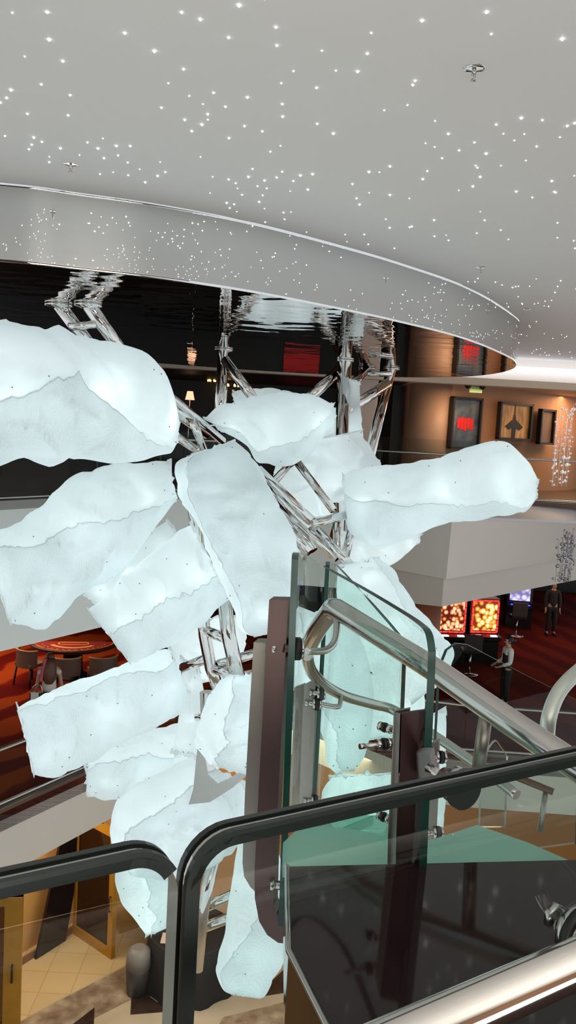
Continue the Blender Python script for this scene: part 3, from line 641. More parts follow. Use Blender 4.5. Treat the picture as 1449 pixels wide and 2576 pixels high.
# gaming table
M_felt = mat('red gaming felt', (132, 22, 10), .8, var=.15, scale=5); M_line = mat('orange felt line', (242, 158, 100), .7, var=.05)
M_wood = mat('dark padded rim', (58, 30, 16), .4, var=.2); M_orange = mat('orange lacquer rim', (214, 120, 60), .4, var=.1)
t = P(184, 1640, 19.0); tb = empty('gaming_table', 'half-round red gaming table with an orange rim on the casino carpet', 'table', (t.x, t.y, ZK), .18); tb.scale = (1, 1, .80)
def halfround(r0, y0, n=24): return [V((r0*cos(pi+pi*i/n), y0+r0*.95*sin(pi+pi*i/n), 0)) for i in range(n+1)]
obj('tabletop', PR([v+V((0, .2, .93)) for v in halfround(1.0, .15)], (0, 0, -.08)), M_felt, tb)
b = bmesh.new(); tube(b, [v+V((0, .2, .93)) for v in halfround(1.02, .15)], .05, 10); obj('armrest', b, M_wood, tb)
b = bmesh.new()
for i in range(7):
    a0 = pi+.05+i*.44; prism(b, [V((r*cos(a), .35+r*.95*sin(a), .945)) for r, a in [(.93, a0+q*.06) for q in range(7)]+[(.99, a0+.36-q*.06) for q in range(7)]], (0, 0, .02))
obj('rim_inlay', b, M_orange, tb)
b = bmesh.new(); prism(b, [V((r*cos(a), .3+r*.95*sin(a), .932)) for r, a in [(.52, pi+.5+q*.2) for q in range(11)]+[(.62, pi+2.5-q*.2) for q in range(11)]], (0, 0, .006)); obj('betting_arc', b, M_line, tb)
b = bmesh.new()
for x0, x1, y0, y1 in ((-.36, .36, .2, .24), (-.36, .36, -.0, .03), (-.36, -.32, 0, .24), (.32, .36, 0, .24)): box(b, x0, x1, y0, y1, .932, .95)
obj('chip_tray', b, M_line, tb)
b = bmesh.new()
for i in range(14): a = pi+.35+i*.19; lathe(b, [(.02, .932), (.02, .94)], c=(.76*cos(a), .3+.72*sin(a), 0), n=8)
obj('bet_spots', b, M_line, tb)
obj('pedestal', LA([(.4, 0), (.4, .06), (.25, .12), (.22, .7), (.5, .85)], c=(0, -.05, 0), n=20), M_vdark, tb)
M_chair = mat('taupe chair leather', (112, 84, 68), .5, var=.08); M_leg = mat('dark chair wood', (36, 22, 16), .4, var=.1)
def chair():
    r = empty('casino_chair', '', 'chair')
    obj('seat', BX(-.27, .27, -.27, .27, .62, .74, bev=.03), M_chair, r)
    b = bmesh.new(); pts = [(.33*sin(a), -.05-.28*cos(a)) for a in [(-1.35+i*.225) for i in range(13)]]
    wall(b, pts, .62, 1.16, .05); obj('backrest', b, M_chair, r)
    obj('back_edge', TB([V((p[0], p[1], 1.165)) for p in pts], .022, 8), mat('pale chair piping', (176, 140, 96), .5), r)
    for x in (-1, 1):
        for y in (-1, 1): obj('leg', CY((x*.23, y*.22, .62), (x*.27, y*.27, 0), .025, .02, n=8), M_leg, r)
    obj('footrest', TB([(-.25, .25, .25), (.25, .25, .25)], .014, 8), M_leg, r)
    return r
ch0 = chair(); first = True
for px, py, D, rz, lab in ((78, 1710, 18.2, -.55, 'leftmost taupe chair at the gaming table, fully in view'), (168, 1700, 17.75, .1, 'taupe chair at the gaming table behind the woman in white'), (256, 1690, 17.95, .5, 'rightmost taupe chair at the gaming table, partly behind a lantern')):
    o = ch0 if first else dup(ch0); first = False
    p = P(px, py, D); o.location = (p.x, p.y, ZK); o.rotation_euler.z = rz; o.scale = (1, 1, .74); tag(o, lab, 'chair', 'taupe chairs round the gaming table')
# people ------------------------------------------------------------
def skin(name, verts, edges, m, parent, sub=2):
    me = bpy.data.meshes.new(name); me.from_pydata([v[0] for v in verts], edges, []); me.update(); me.materials.append(m)
    o = bpy.data.objects.new(name, me); COL.objects.link(o)
    if parent: o.parent = parent
    md = o.modifiers.new('skin', 'SKIN'); md.use_smooth_shade = True
    for i, v in enumerate(verts):
        rr = v[1] if isinstance(v[1], tuple) else (v[1], v[1]); me.skin_vertices[0].data[i].radius = rr
        me.skin_vertices[0].data[i].use_root = (i == 0)
    sb = o.modifiers.new('sub', 'SUBSURF'); sb.levels = sub; sb.render_levels = sub
    return o
M_skin = mat('skin', (196, 150, 126), .5, var=.05)
def hand(vs, es, wrist_i, d, side, s=1.0):
    """palm, four bent fingers and a thumb grown from the wrist"""
    w = V(vs[wrist_i][0]); d = V(d).normalized(); x = V((0, 1, 0)) if abs(d.y) < .8 else V((1, 0, 0)); x = (x-d*x.dot(d)).normalized(); nrm = d.cross(x)*side
    vs.append((w+d*.05*s, (.034*s, .018*s))); es.append((wrist_i, len(vs)-1)); pi_ = len(vs)-1
    for k, ln in enumerate((.068, .078, .072, .056)):
        b0 = w+d*.09*s+x*(k-1.5)*.02*s; vs.append((b0, .011*s)); es.append((pi_, len(vs)-1))
        vs.append((b0+d*ln*.55*s+nrm*.008*s, .009*s)); es.append((len(vs)-2, len(vs)-1))
        vs.append((b0+d*ln*.9*s+nrm*.03*s, .008*s)); es.append((len(vs)-2, len(vs)-1))
    t0 = w+d*.035*s-x*.038*s; vs.append((t0, .012*s)); es.append((pi_, len(vs)-1))
    vs.append((t0+d*.04*s-x*.018*s+nrm*.015*s, .010*s)); es.append((len(vs)-2, len(vs)-1))
def person(label, loc, rz, H, arms, shirt, trousers, hairkind, haircol, sleeve=1.0, vest=None, stance=.10, shoe=(20, 18, 18), skirt=None):
    """faces +Y before rotation; arms = ((elbow, wrist) left, right) relative to shoulder in metres"""
    r = empty('person', label, 'person', loc, rz); k = H/1.7
    def q(x, y, z): return V((x, y, z))*k
    vs = [(q(0, 0, .95), (.15*k, .10*k)), (q(0, .01, 1.12), (.125*k, .09*k)), (q(0, .01, 1.28), (.145*k, .10*k)), (q(0, 0, 1.40), (.10*k, .075*k)), (q(0, .005, 1.47), .052*k),
          (q(0, .02, 1.53), (.062*k, .075*k)), (q(0, .02, 1.60), (.072*k, .092*k)), (q(0, .005, 1.665), (.055*k, .07*k))]
    es = [(i, i+1) for i in range(7)]
    legs = []
    for s in (-1, 1):
        i = len(vs); vs += [(q(s*.09, 0, .86), .085*k), (q(s*stance, .02, .48), .055*k), (q(s*(stance+.01), -.01, .09), .035*k), (q(s*(stance+.02), .12, .035), (.04*k, .025*k))]
        es += [(0, i), (i, i+1), (i+1, i+2), (i+2, i+3)]
    sl = [(q(0, 0, .86), (.165*k, .12*k))]+[(V(v[0]), v[1]) for v in vs[1:4]]; sle = [(0, 1), (1, 2), (2, 3)]
    for s, (el, wr) in zip((-1, 1), arms):
        sh = q(s*.17, 0, 1.375); i = len(vs)
        vs += [(sh, .05*k), (sh+V(el)*k, .038*k), (sh+V(wr)*k, .025*k)]; es += [(3, i), (i, i+1), (i+1, i+2)]
        hand(vs, es, i+2, V(wr)-V(el), s, k)
        j = len(sl); end = sh+V(el)*k+(V(wr)-V(el))*k*max(0, sleeve-.5)*2*.9 if sleeve > .5 else sh+V(el)*k*sleeve*1.5
        if sleeve > .5: sl += [(sh, .064*k), (sh+V(el)*k, .052*k), (end, .04*k)]; sle += [(3, j), (j, j+1), (j+1, j+2)]
        else: sl += [(sh, .066*k), (end, .062*k)]; sle += [(3, j), (j, j+1)]
    skin('body', vs, es, M_skin, r)
    nm = bmesh.new(); bmesh.ops.create_cone(nm, cap_ends=True, segments=8, radius1=.014*k, radius2=.005*k, depth=.03*k, matrix=Matrix.Translation(q(0, .12, 1.575)) @ Matrix.Rotation(-pi/2, 4, 'X'))
    obj('nose', nm, M_skin, r)
    eb = bmesh.new()
    for s in (-1, 1): bmesh.ops.create_uvsphere(eb, u_segments=8, v_segments=6, radius=.009*k, matrix=Matrix.Translation(q(s*.03, .098, 1.605)))
    obj('eyes', eb, M_black, r)
    mb = BX(-.022*k, .022*k, .092*k, .102*k, 1.535*k, 1.543*k); obj('mouth', mb, mat('lips', (150, 84, 78), .5), r)
    er = bmesh.new()
    for s in (-1, 1): bmesh.ops.create_uvsphere(er, u_segments=8, v_segments=6, radius=1, matrix=Matrix.Translation(q(s*.078, .01, 1.585)) @ Matrix.Diagonal((.012*k, .02*k, .032*k, 1)))
    obj('ears', er, M_skin, r)
    sl = [(v, tuple(x*1.12 for x in (rd if isinstance(rd, tuple) else (rd, rd)))) for v, rd in sl]
    skin('shirt', sl, sle, shirt, r)
    if vest is not None:
        skin('vest', [(v, tuple(x*1.1 for x in rd)) for v, rd in sl[:3]]+[(q(0, .0, 1.37), (.12*k, .09*k))], [(0, 1), (1, 2), (2, 3)], vest, r)
    tv = [(q(0, 0, .97), (.165*k, .115*k)), (q(0, 0, .9), (.16*k, .115*k))]; te = [(0, 1)]
    for s in (-1, 1):
        i = len(tv); tv += [(q(s*.09, 0, .80), .10*k), (q(s*stance, .02, .48), .075*k), (q(s*(stance+.01), -.01, .1), .06*k)]; te += [(1, i), (i, i+1), (i+1, i+2)]
    skin('trousers', tv, te, trousers, r)
    sb = bmesh.new()
    for s in (-1, 1): box(sb, (s*(stance+.02)-.05)*k, (s*(stance+.02)+.05)*k, -.07*k, .2*k, 0, .075*k, bev=.02)
    obj('shoes', sb, mat('black shoe leather', shoe, .4), r)
    hb = bmesh.new(); bmesh.ops.create_uvsphere(hb, u_segments=20, v_segments=14, radius=1, matrix=Matrix.Translation(q(0, -.012, 1.612)) @ Matrix.Diagonal((.092*k, .105*k, .098*k, 1)))
    bmesh.ops.delete(hb, geom=[f for f in hb.faces if f.calc_center_median().y > .045*k and f.calc_center_median().z < 1.655*k], context='FACES')
    if hairkind == 'long':
        for f in hb.faces: pass
        wl = bmesh.new(); bm2 = hb
        tube(bm2, [q(0, -.05, 1.60), q(0, -.085, 1.5), q(0, -.105, 1.36), q(0, -.11, 1.2), q(0, -.10, 1.12)], [.10*k, .125*k, .14*k, .13*k, .08*k], 16)
        wl.free()
    elif hairkind == 'bun':
        bmesh.ops.create_uvsphere(hb, u_segments=14, v_segments=10, radius=.055*k, matrix=Matrix.Translation(q(0, -.125, 1.60)))
    obj('hair', hb, mat('hair '+hairkind, haircol, .5, var=.2, scale=30), r, True)
    return r
M_shirt = mat('white cotton shirt', (226, 222, 218), .7, var=.03); M_vest = mat('black waistcoat cloth', (22, 20, 22), .7, var=.1); M_trou = mat('black trousers cloth', (20, 18, 20), .7, var=.1)
p = P(1282, 1602, 18.6)
person('person in white shirt and black waistcoat with dark hair in a bun, in profile', (p.x, p.y, ZK), pi/2+.15, p.z-ZK, (((-.03, .02, -.28), (.02, .22, -.36)), ((.03, .02, -.28), (-.02, .22, -.36))), M_shirt, M_trou, 'bun', (24, 18, 18), sleeve=1.0, vest=M_vest)
p = P(126, 1646, 15.2)
wz = p.z-ZK
person('woman with long brown hair and white top, seen from behind near the gaming table', (p.x, p.y, ZK), .25, wz+.03, (((-.06, -.03, -.28), (-.1, .08, -.52)), ((.06, -.03, -.28), (.1, .06, -.52))), mat('white knit top', (232, 214, 206), .7, var=.04), M_trou, 'long', (104, 68, 50), sleeve=.3)
p2 = P(103, 1706, 15.0)
sc = empty('pink_shoulder_bag', 'pink shoulder bag beside the woman in white', 'bag', (p2.x, p2.y, p2.z))
b = bmesh.new(); tube(b, cat([(0, 0, -.1), (.02, .02, .12), (.07, .05, .38), (.10, .08, .62)], 5), .055, 10); sc.scale = (.6, .6, .6); obj('bag_body', b, mat('pink cloth', (214, 92, 104), .7, var=.1), sc)
obj('strap', TB([(.1, .08, .6), (.14, .1, .72)], .012, 6), MATS['pink cloth'], sc)
p3 = P(93, 1752, 14.95); st = empty('handbag', 'small black and white handbag hanging beside the woman in white', 'handbag', p3)
obj('bag_body', BX(-.13, .13, -.06, .06, -.16, .08, bev=.02), M_black, st); obj('white_flap', BX(-.10, .05, -.068, -.055, -.10, .10, bev=.004), M_white, st)
obj('handle', TB(cat([(-.1, 0, .07), (-.06, 0, .2), (.06, 0, .22), (.1, 0, .07)], 5), .012, 8), M_steel, st)
p = P(1392, 1500, 26)
person('person in dark clothes standing far back on the red carpet, head hidden by the fascia', (p.x, p.y, ZK), pi, 1.75, (((-.05, 0, -.28), (-.05, .05, -.52)), ((.05, 0, -.28), (.05, .05, -.52))), mat('dark jacket cloth', (26, 22, 24), .7), M_trou, 'short', (20, 16, 16))
# slot machines
M_cab = mat('black slot cabinet', (20, 16, 18), .25, var=.1); M_redled = mat('red led strip', (255, 40, 36), .4, var=0, emit=3.0)
M_gold1 = pattern_mat('lit golden reels screen', 'voronoi', (255, 236, 170), (120, 40, 8), 7, emit=1.2, c=(240, 160, 50), stretch=(1, 1, 1))
M_gold2 = pattern_mat('lit amber reels screen', 'voronoi', (255, 220, 180), (90, 16, 8), 9, emit=1.0, c=(226, 116, 40))
M_pale = pattern_mat('lit pale lilac screen', 'voronoi', (230, 226, 250), (120, 118, 170), 6, emit=.9, c=(180, 178, 220))
M_wbtn = mat('white lit button', (250, 250, 255), .4, var=0, emit=2); M_blue = mat('blue lit button', (40, 60, 255), .4, var=0, emit=3)
def slot(label, loc, rz, screen, led, btn):
    r = empty('slot_machine', label, 'slot machine', loc, rz, 'slot machines beyond the fascia')
    b = bmesh.new(); prism(b, [V((-.42, y, z)) for y, z in ((.35, 0), (-.3, 0), (-.3, .62), (-.5, .7), (-.5, .78), (-.22, .84), (-.16, 1.8), (.35, 1.8))], (.84, 0, 0)); obj('cabinet', b, M_cab, r)
    obj('screen', BX(-.33, .33, -.235, -.19, .92, 1.72), screen, r)
    if led:
        b = bmesh.new()
        for x0, x1, z0, z1 in ((-.38, -.35, .88, 1.76), (.35, .38, .88, 1.76), (-.38, .38, .86, .89), (-.38, .38, 1.74, 1.77)):
            n = 5
            for i in range(n):
                g = .82
                if x1-x0 > z1-z0: w = (x1-x0)/n; box(b, x0+i*w, x0+i*w+w*g, -.25, -.21, z0, z1)
                else: w = (z1-z0)/n; box(b, x0, x1, -.25, -.21, z0+i*w, z0+i*w+w*g)
        obj('led_frame', b, M_redled, r)
    obj('button_deck', BX(-.38, .38, -.5, -.28, .78, .80), M_cab, r)
    for x in (-.22, .22): obj('button', BX(x-.09, x+.09, -.47, -.36, .80, .83, bev=.01), btn, r)
    return r
fl = P(1208, 1640, 22.5)
slot('slot machine with the brightest golden screen and red lights', (fl.x-.05, 22.4, ZK), .12, M_gold1, True, M_wbtn)
slot('slot machine with amber screen and red lights, close to the fascia corner', (fl.x-1.0, 22.2, ZK), .12, M_gold2, True, M_wbtn)
fp = P(1300, 1560, 27.0)
slot('far slot machine with a pale lilac screen and blue buttons', (fp.x, 27.0, ZK), -.1, M_pale, False, M_blue)
slot('far dark slot machine with blue buttons, left of the lilac screen', (fp.x-1.05, 27.1, ZK), -.1, mat('dark purple screen', (46, 20, 60), .2, var=.3, emit=.15), False, M_blue)
def stool(label, px, py, D):
    p = P(px, py, D); r = empty('slot_stool', label, 'stool', (p.x, D, ZK))
    obj('seat', BX(-.24, .24, -.22, .22, .58, .68, bev=.03), M_vdark, r); obj('backrest', BX(-.24, .24, -.26, -.2, .66, 1.12, bev=.02), mat('dark brown stool leather', (52, 38, 34), .5), r)
    obj('column', CY((0, 0, .04), (0, 0, .58), .03, n=12), M_steel, r); obj('base', LA([(.24, 0), (.24, .02), (.05, .05)], n=20), M_steel, r)
stool('stool with brown back in front of the two red-lit slot machines', 1184, 1640, 21.0)
stool('dark stool in front of the far lilac slot machine', 1302, 1545, 25.6)
b = CY((P(1060, 1560, 19).x, 19, ZK), (P(1060, 1560, 19).x, 19, -1.9), .45, n=30); tag(struct('column_casino', b, mat('terracotta column paint', (150, 86, 58), .5, var=.05)), None)
# small fascia sprinklers / cameras: dark dots on the beige fascias
def dot(px, py, D, label, r=.035):
    p = P(px, py, D); o = empty('fascia_sensor', label, 'sensor', p)
    obj('housing', LA([(r*.4, -r), (r, -r*.6), (r, r*.3), (r*.6, r)], n=12), M_frame, o)
dot(1192, 1400, 16.6, 'small dark sensor on the beige fascia nearer its corner'); dot(1318, 1381, 18.0, 'small dark sensor on the beige fascia farther from its corner')
dot(257, 2067, 14.0, 'small dark sensor on the casino edge fascia at the lower left')

# ------------------------------------------------------------------ ground floor
ZG = -9.2
b = BX(-16, 16, 2, 36, ZG-.2, ZG); struct('floor_lobby', b, M_beige)
def patch(name, pts, m, z=.004):
    b = bmesh.new(); prism(b, [Pz(x, y, ZG)+V((0, 0, z)) for x, y in pts], (0, 0, -.003)); return struct(name, b, m)
patch('floor_tile', [(-80, 2700), (40, 2575), (140, 2520), (300, 2437), (380, 2395), (420, 2300), (280, 2240), (-200, 2300)], M_tile)
patch('floor_border', [(40, 2578), (140, 2522), (300, 2440), (395, 2388), (470, 2380), (480, 2440), (380, 2490), (240, 2560), (140, 2640), (-20, 2640)], M_marble, .006)
patch('floor_border', [(560, 2560), (720, 2520), (860, 2520), (860, 2640), (520, 2640)], M_marble, .006)
for q in ([(180, 2580), (238, 2535), (236, 2576), (205, 2600)], [(332, 2476), (428, 2545), (328, 2553)], [(640, 2510), (735, 2420), (752, 2492)], [(500, 2350), (560, 2330), (600, 2345), (520, 2375)]):
    patch('floor_inlay', q, M_dkmarble, .01)
# shop front under the casino slab
def up(px, py, z=ZG): p = Pz(px, py, z); return p
A = Pz(48, 2434, ZG); B = Pz(186, 2346, ZG); Cc = Pz(284, 2412, ZG)
wh = 3.4
d = (B-A).normalized(); n = V((-d.y, d.x, 0))
w0 = A-d*6; w1 = B+d*.05
b = bmesh.new(); wall(b, [(w0.x+n.x*.3, w0.y+n.y*.3), (w1.x+n.x*.3, w1.y+n.y*.3), (w1.x+6, w1.y+7)], ZG, ZG+wh, .15); struct('wall_shop', b, M_shop)
b = bmesh.new(); wall(b, [(-16, 20.5), (16, 20.5)], ZG, ZK-.3, .2); struct('wall_lobby_back', b, mat('warm lobby wall', (190, 132, 76), .6, var=.06, scale=1))
# dark slanted display panel
a0, a1 = A+d*.35, B-d*.35
tag(obj('wall_display', PR([a0-n*.02, a1+d*.05-n*.02, a1+d*.25+V((0, 0, 1.0))-n*.02, a1+d*.30+V((0, 0, 3.0))-n*.02, a0+d*.75+V((0, 0, 3.0))-n*.02], -n*.06), mat('near black lacquer panel', (24, 14, 18), .12, var=.2)), 'slanted black panel on the amber shop wall behind the glass door', 'panel')
obj_b = bmesh.new(); wall(obj_b, [(A.x, A.y), (B.x, B.y)], ZG, ZG+.14, .05); tag(struct('baseboard_shop', obj_b, mat('brown skirting', (126, 82, 52), .4)), None)
# open glass door with golden frame
e = (Cc-B); W = e.length; rz = atan2(e.y, e.x)
M_smoke = glass_mat('smoked door glass', (.34, .28, .24), 1.0)
def door(name, label, loc, rz, W, H, fw=.14):
    r = empty(name, label, 'door', loc, rz); b = bmesh.new()
    box(b, 0, fw*.6, -.04, .04, 0, H); box(b, W-fw, W, -.05, .05, 0, H); box(b, 0, W, -.045, .045, 0, .2); box(b, 0, W, -.045, .045, H-.16, H)
    obj('frame', b, M_gold, r); obj('glass_pane', BX(fw*.5, W-fw*.8, -.008, .008, .18, H-.12), M_smoke, r)
    obj('handle', TB([(W-fw*.5, -.05, 1.0), (W-fw*.5, -.1, 1.02), (W-fw*.5, -.1, 1.3), (W-fw*.5, -.05, 1.32)], .015, 8), M_frame, r)
    return r
door('shop_door', 'open golden framed glass door standing on the tile floor', B, rz, W, 2.7)
q = Pz(50, 2600, ZG); ff = Pz(-60, 2640, ZG)
door('shop_door', 'golden framed glass door at the lower left edge, nearest to us', (q.x-1.5, q.y-.25, ZG), .18, 1.52, 2.55, .3)
tag(obj('display_counter', PR([Pz(300, 2350, ZG), Pz(345, 2335, ZG), Pz(420, 2290, ZG), Pz(360, 2285, ZG)], (0, 0, .5)), M_gold), 'low golden plinth right of the open glass door', 'plinth')
p = Pz(345, 2496, ZG); r = empty('grey_bin', 'grey bin with a pale lid on the lobby floor', 'bin', (p.x, p.y, ZG))
obj('body', LA([(.20, 0), (.23, .5), (.23, .55)], n=20), mat('grey bin steel', (72, 70, 72), .4, .3), r); obj('lid', LA([(.24, .55), (.22, .85), (.12, .92)], n=20), mat('grey lid', (118, 112, 108), .5), r)
p = Pz(470, 2500, ZG); r = empty('black_display_table', 'round table draped in black cloth under the lowest lanterns', 'table', (p.x, p.y+.5, ZG))
b = bmesh.new(); N_ = 40; prof = [(.95, 0), (.90, .5), (.82, .98), (.80, 1.0)]
for (r0, z0) in prof: pass
rings = [[b.verts.new(((r0+.05*sin(9*2*pi*j/N_)*(1-z0))*cos(2*pi*j/N_), (r0+.05*sin(9*2*pi*j/N_)*(1-z0))*sin(2*pi*j/N_), z0)) for j in range(N_)] for r0, z0 in prof]
for a_, b_ in zip(rings, rings[1:]):
    for j in range(N_): b.faces.new((a_[j], a_[(j+1) % N_], b_[(j+1) % N_], b_[j])).smooth = True
b.faces.new(rings[-1]); obj('cloth', b, M_trou, r)
tag(obj('paper_sheet', BX(-.2, .2, -.16, .16, 0, .01), mat('pale pink paper', (206, 180, 170), .7), None, loc=(p.x-.35, p.y+.15, ZG+1.0)), 'pale sheet lying on the black draped table', 'paper')
S_ = empty('lobby_armchair', 'dark armchair behind the ragged low lantern', 'armchair', tuple(Pz(398, 2418, ZG)+V((.25, .9, 0))), .4)
obj('seat', BX(-.35, .35, -.35, .35, .2, .45, bev=.05), M_dark, S_); obj('backrest', BX(-.38, .38, .25, .4, .2, .95, bev=.05), M_dark, S_)
for x in (-1, 1):
    obj('armrest', BX(x*.42-.07, x*.42+.07, -.35, .38, .15, .62, bev=.04), M_dark, S_)
    for y in (-.3, .3): obj('leg', CY((x*.32, y, 0), (x*.32, y, .2), .025, n=8), M_leg, S_)

# ------------------------------------------------------------------ near balustrade and glass stair
def panel(label, pts, thick, gm, em, name='glass_balustrade', strips=False, group=None):
    """pts: closed outline of 3D points in (nearly) one plane; thickness along its normal"""
    n = V((0, 0, 0))
    for i, p in enumerate(pts):
        q = pts[(i+1) % len(pts)]; n += V(p).cross(V(q))
    n.normalize(); c = sum((V(p) for p in pts), V((0, 0, 0)))/len(pts)
    b = bmesh.new(); prism(b, [V(p)-c-n*thick/2 for p in pts], n*thick, 0, 1)
    o = obj(name, b, [gm, em], None, False, c); tag(o, label, 'glass panel', group)
    if strips:                                       # dark double edge channel with a pale interlayer, running round top and side
        for s, w, mm, nm in ((-.36, .28, M_cap, 'edge_channel'), (.36, .28, M_cap, 'edge_channel'), (0, .16, M_steel, 'interlayer')):
            e = bmesh.new(); k = len(pts); off = .006 if mm is M_cap else .003
            path = [V(p)-c for p in pts[strips[0]:strips[1]]]
            ring = []
            for i, p in enumerate(path):
                t = (path[min(i+1, len(path)-1)]-path[max(i-1, 0)]).normalized(); out = t.cross(n); 
                if out.dot(p) < 0: out = -out
                hw = w*thick
                ring.append([e.verts.new(p+n*(s*thick)+a) for a in (-n*hw/2-out*.012, n*hw/2-out*.012, n*hw/2+out*off, -n*hw/2+out*off)])
            for a, bb in zip(ring, ring[1:]):
                for j in range(4): e.faces.new((a[j], a[(j+1) % 4], bb[(j+1) % 4], bb[j])).smooth = False
            obj(nm, e, mm, o)
    return o
def arc(c, u, v, r, a0, a1, n=8): return [c+u*(r*cos(a0+(a1-a0)*i/n))+v*(r*sin(a0+(a1-a0)*i/n)) for i in range(n+1)]
zt = 1.12; M_paleedge = mat('pale grey glass edge', (150, 150, 142), .2, var=.1)
a = Pz(500, 2105, zt); bq = Pz(1449, 1897, zt); du = (bq-a); du.z = 0; du.normalize(); Z = V((0, 0, 1))
L0 = Pz(472, 2111, zt); R_end = L0+du*4.6; rad = .055; zb = .0
pts = [L0+Z*(zb-zt), *arc(L0+du*rad-Z*rad, du, Z, rad, pi, pi/2), R_end, R_end+Z*(zb-zt)]
panel('near glass balustrade panel on the right with a thick dark edge', pts, .030, M_glass_near, M_cap, strips=(0, len(pts)-1))
E0 = Pz(440, 2119, zt); W0 = E0-du*2.0
pts = [W0+Z*(zb-zt), W0, *arc(E0-du*rad-Z*rad, du, Z, rad, pi/2, 0, 12), E0+Z*(zb-zt)]
panel('near glass balustrade panel on the left, its dark top ending in a rounded corner', pts, .030, M_glass_near, M_paleedge, strips=(1, len(pts)-5))
# near handrail with its bracket
h0 = Pz(960, 2640, .93); h1 = Pz(1500, 2400, .93)
hr = empty('near_handrail', 'thick polished handrail crossing the bottom right corner', 'handrail', (h0.x, h0.y, 0))
ho = V((h0.x, h0.y, 0)); dd = (h1-h0).normalized(); obj('rail', TB([h0-dd*.5-ho, h1+dd*2.6-ho], .029, 28), mat('bright polished handrail steel', (214, 210, 204), .09, 1.0, var=.04, scale=30), hr)
nrm = V((-du.y, du.x, 0))
if nrm.y < 0: nrm = -nrm
def fitting(parent, p, ax, r=.03, rod=.05, o=V((0, 0, 0))):
    """glass clamp: steel rod, discs and black gasket on axis ax"""
    p = V(p)-o; ax = V(ax).normalized(); f = empty('glass_clamp', None, None); f.parent = parent; f.location = p
    b = bmesh.new(); cyl(b, -ax*rod, ax*.012, r*.38, n=16); cyl(b, -ax*.020, -ax*.008, r*.9, n=24); cyl(b, ax*.008, ax*.016, r*.9, n=24); cyl(b, -ax*(rod+.012), -ax*rod, r*.5, n=6)
    m_ = obj('clamp_disc', b, M_steel, f); k = obj('gasket', CY(-ax*min(.008, r*.25), ax*min(.008, r*.25), r, n=24), M_black, f); return f
def on_glass(px, py):
    d = ray(px, py); return CAM+d*((L0-CAM).dot(nrm)/d.dot(nrm))
pf = on_glass(1440, 2335); fitting(hr, pf-nrm*.02, -nrm, .046, .05, ho)
obj('bracket', TB([pf-nrm*.02-ho, pf-nrm*.08-ho, (pf-nrm*.10+Z*.02)-ho], .012, 10), M_steel, hr)
# walkway we stand on, behind the near glass
q0, q1_ = W0-du*4-nrm*.03, R_end+du*2-nrm*.03
b = bmesh.new(); slab(b, [(q0.x, q0.y), (q1_.x, q1_.y), (q1_.x, -9), (q0.x, -9)], -.2, -.01); struct('floor_walkway', b, mat('dark brown walkway carpet', (58, 40, 36), .9, var=.25, scale=8))
b = BX(-15, 17, -9.3, -9, -.2, 3.9); struct('wall_behind', b, mat('taupe rear wall', (120, 98, 84), .6, var=.05))
# landing
zp = .63
Lp = [Pz(722, 2180, zp), Pz(1500, 2162, zp), Pz(3200, 2200, zp), Pz(3200, 2900, zp), Pz(880, 2720, zp), Pz(822, 2580, zp), Pz(726, 2392, zp)]
b = bmesh.new(); prism(b, Lp, (0, 0, -.16)); struct('floor_landing', b, M_plat)
b = bmesh.new(); tube(b, [Lp[0]+Z*.0, Lp[6], Lp[5], Lp[4]], .006, 10); struct('trim_8', b, M_steel)
# posts
def plate(parent, px, D, back, m, name, o):
    pts = [P(x, y, D)-o for x, y in px]; return obj(name, PR(pts, V(back)), m, parent)
def hook(xl, xr, y0, yb, lean, xe, r1):
    """post outline in survey pixels: straight shaft then a J foot turning right"""
    out = [(xl, y0), (xr, y0)]
    return out
D1 = 2.2; o1 = V((P(690, 2200, D1).x, D1, .2)); p1 = empty('balustrade_post', 'tall brown double-plate post holding the glass, with a hooked foot', 'post', o1, 0, 'balustrade posts of the glass stair')
out = [(677, 1509), (726, 1510), (712, 1760), (700, 2000), (690, 2180), (688, 2280), (695, 2298), (712, 2310), (726, 2312), (722, 2374), (700, 2372), (672, 2352), (652, 2318), (641, 2260), (640, 2200), (652, 1960), (664, 1740)]
plate(p1, out, D1, (.012, .05, 0), M_bronze, 'front_plate', o1)
out = [(638, 1616), (668, 1617), (660, 1850), (650, 2100), (645, 2246), (630, 2232), (614, 2205), (610, 2170), (616, 2000), (628, 1780)]
plate(p1, out, D1+.09, (.012, .05, 0), M_plate, 'rear_plate', o1)
out = [(668, 1617), (676, 1520), (677, 1509), (664, 1740), (652, 1960), (640, 2200), (646, 2246)]
fitting(p1, P(748, 1632, 2.22), (1, .12, 0), .032, .06, o1); fitting(p1, P(742, 2226, 2.2), (1, .12, 0), .030, .06, o1)
obj('arm', TB([P(712, 1630, 2.2)-o1, P(745, 1632, 2.22)-o1], .012, 10), M_bronze, p1); obj('arm', TB([P(692, 2228, 2.2)-o1, P(742, 2226, 2.2)-o1], .012, 10), M_bronze, p1)
D2_ = 1.80; o2 = V((P(1030, 2170, D2_).x, D2_, .4)); p2_ = empty('balustrade_post', 'shorter dark brown post standing at the landing edge', 'post', o2, 0, 'balustrade posts of the glass stair')
plate(p2_, [(1007, 1796), (1076, 1786), (1068, 1980), (1060, 2180), (1056, 2330), (993, 2330), (997, 2100), (1002, 1950)], D2_, (.004, .012, 0), M_maroon, 'front_plate', o2)
plate(p2_, [(990, 1790), (1030, 1783), (1030, 2330), (972, 2330), (976, 2100), (984, 1950)], D2_+.05, (.004, .012, 0), M_plate, 'rear_plate', o2)
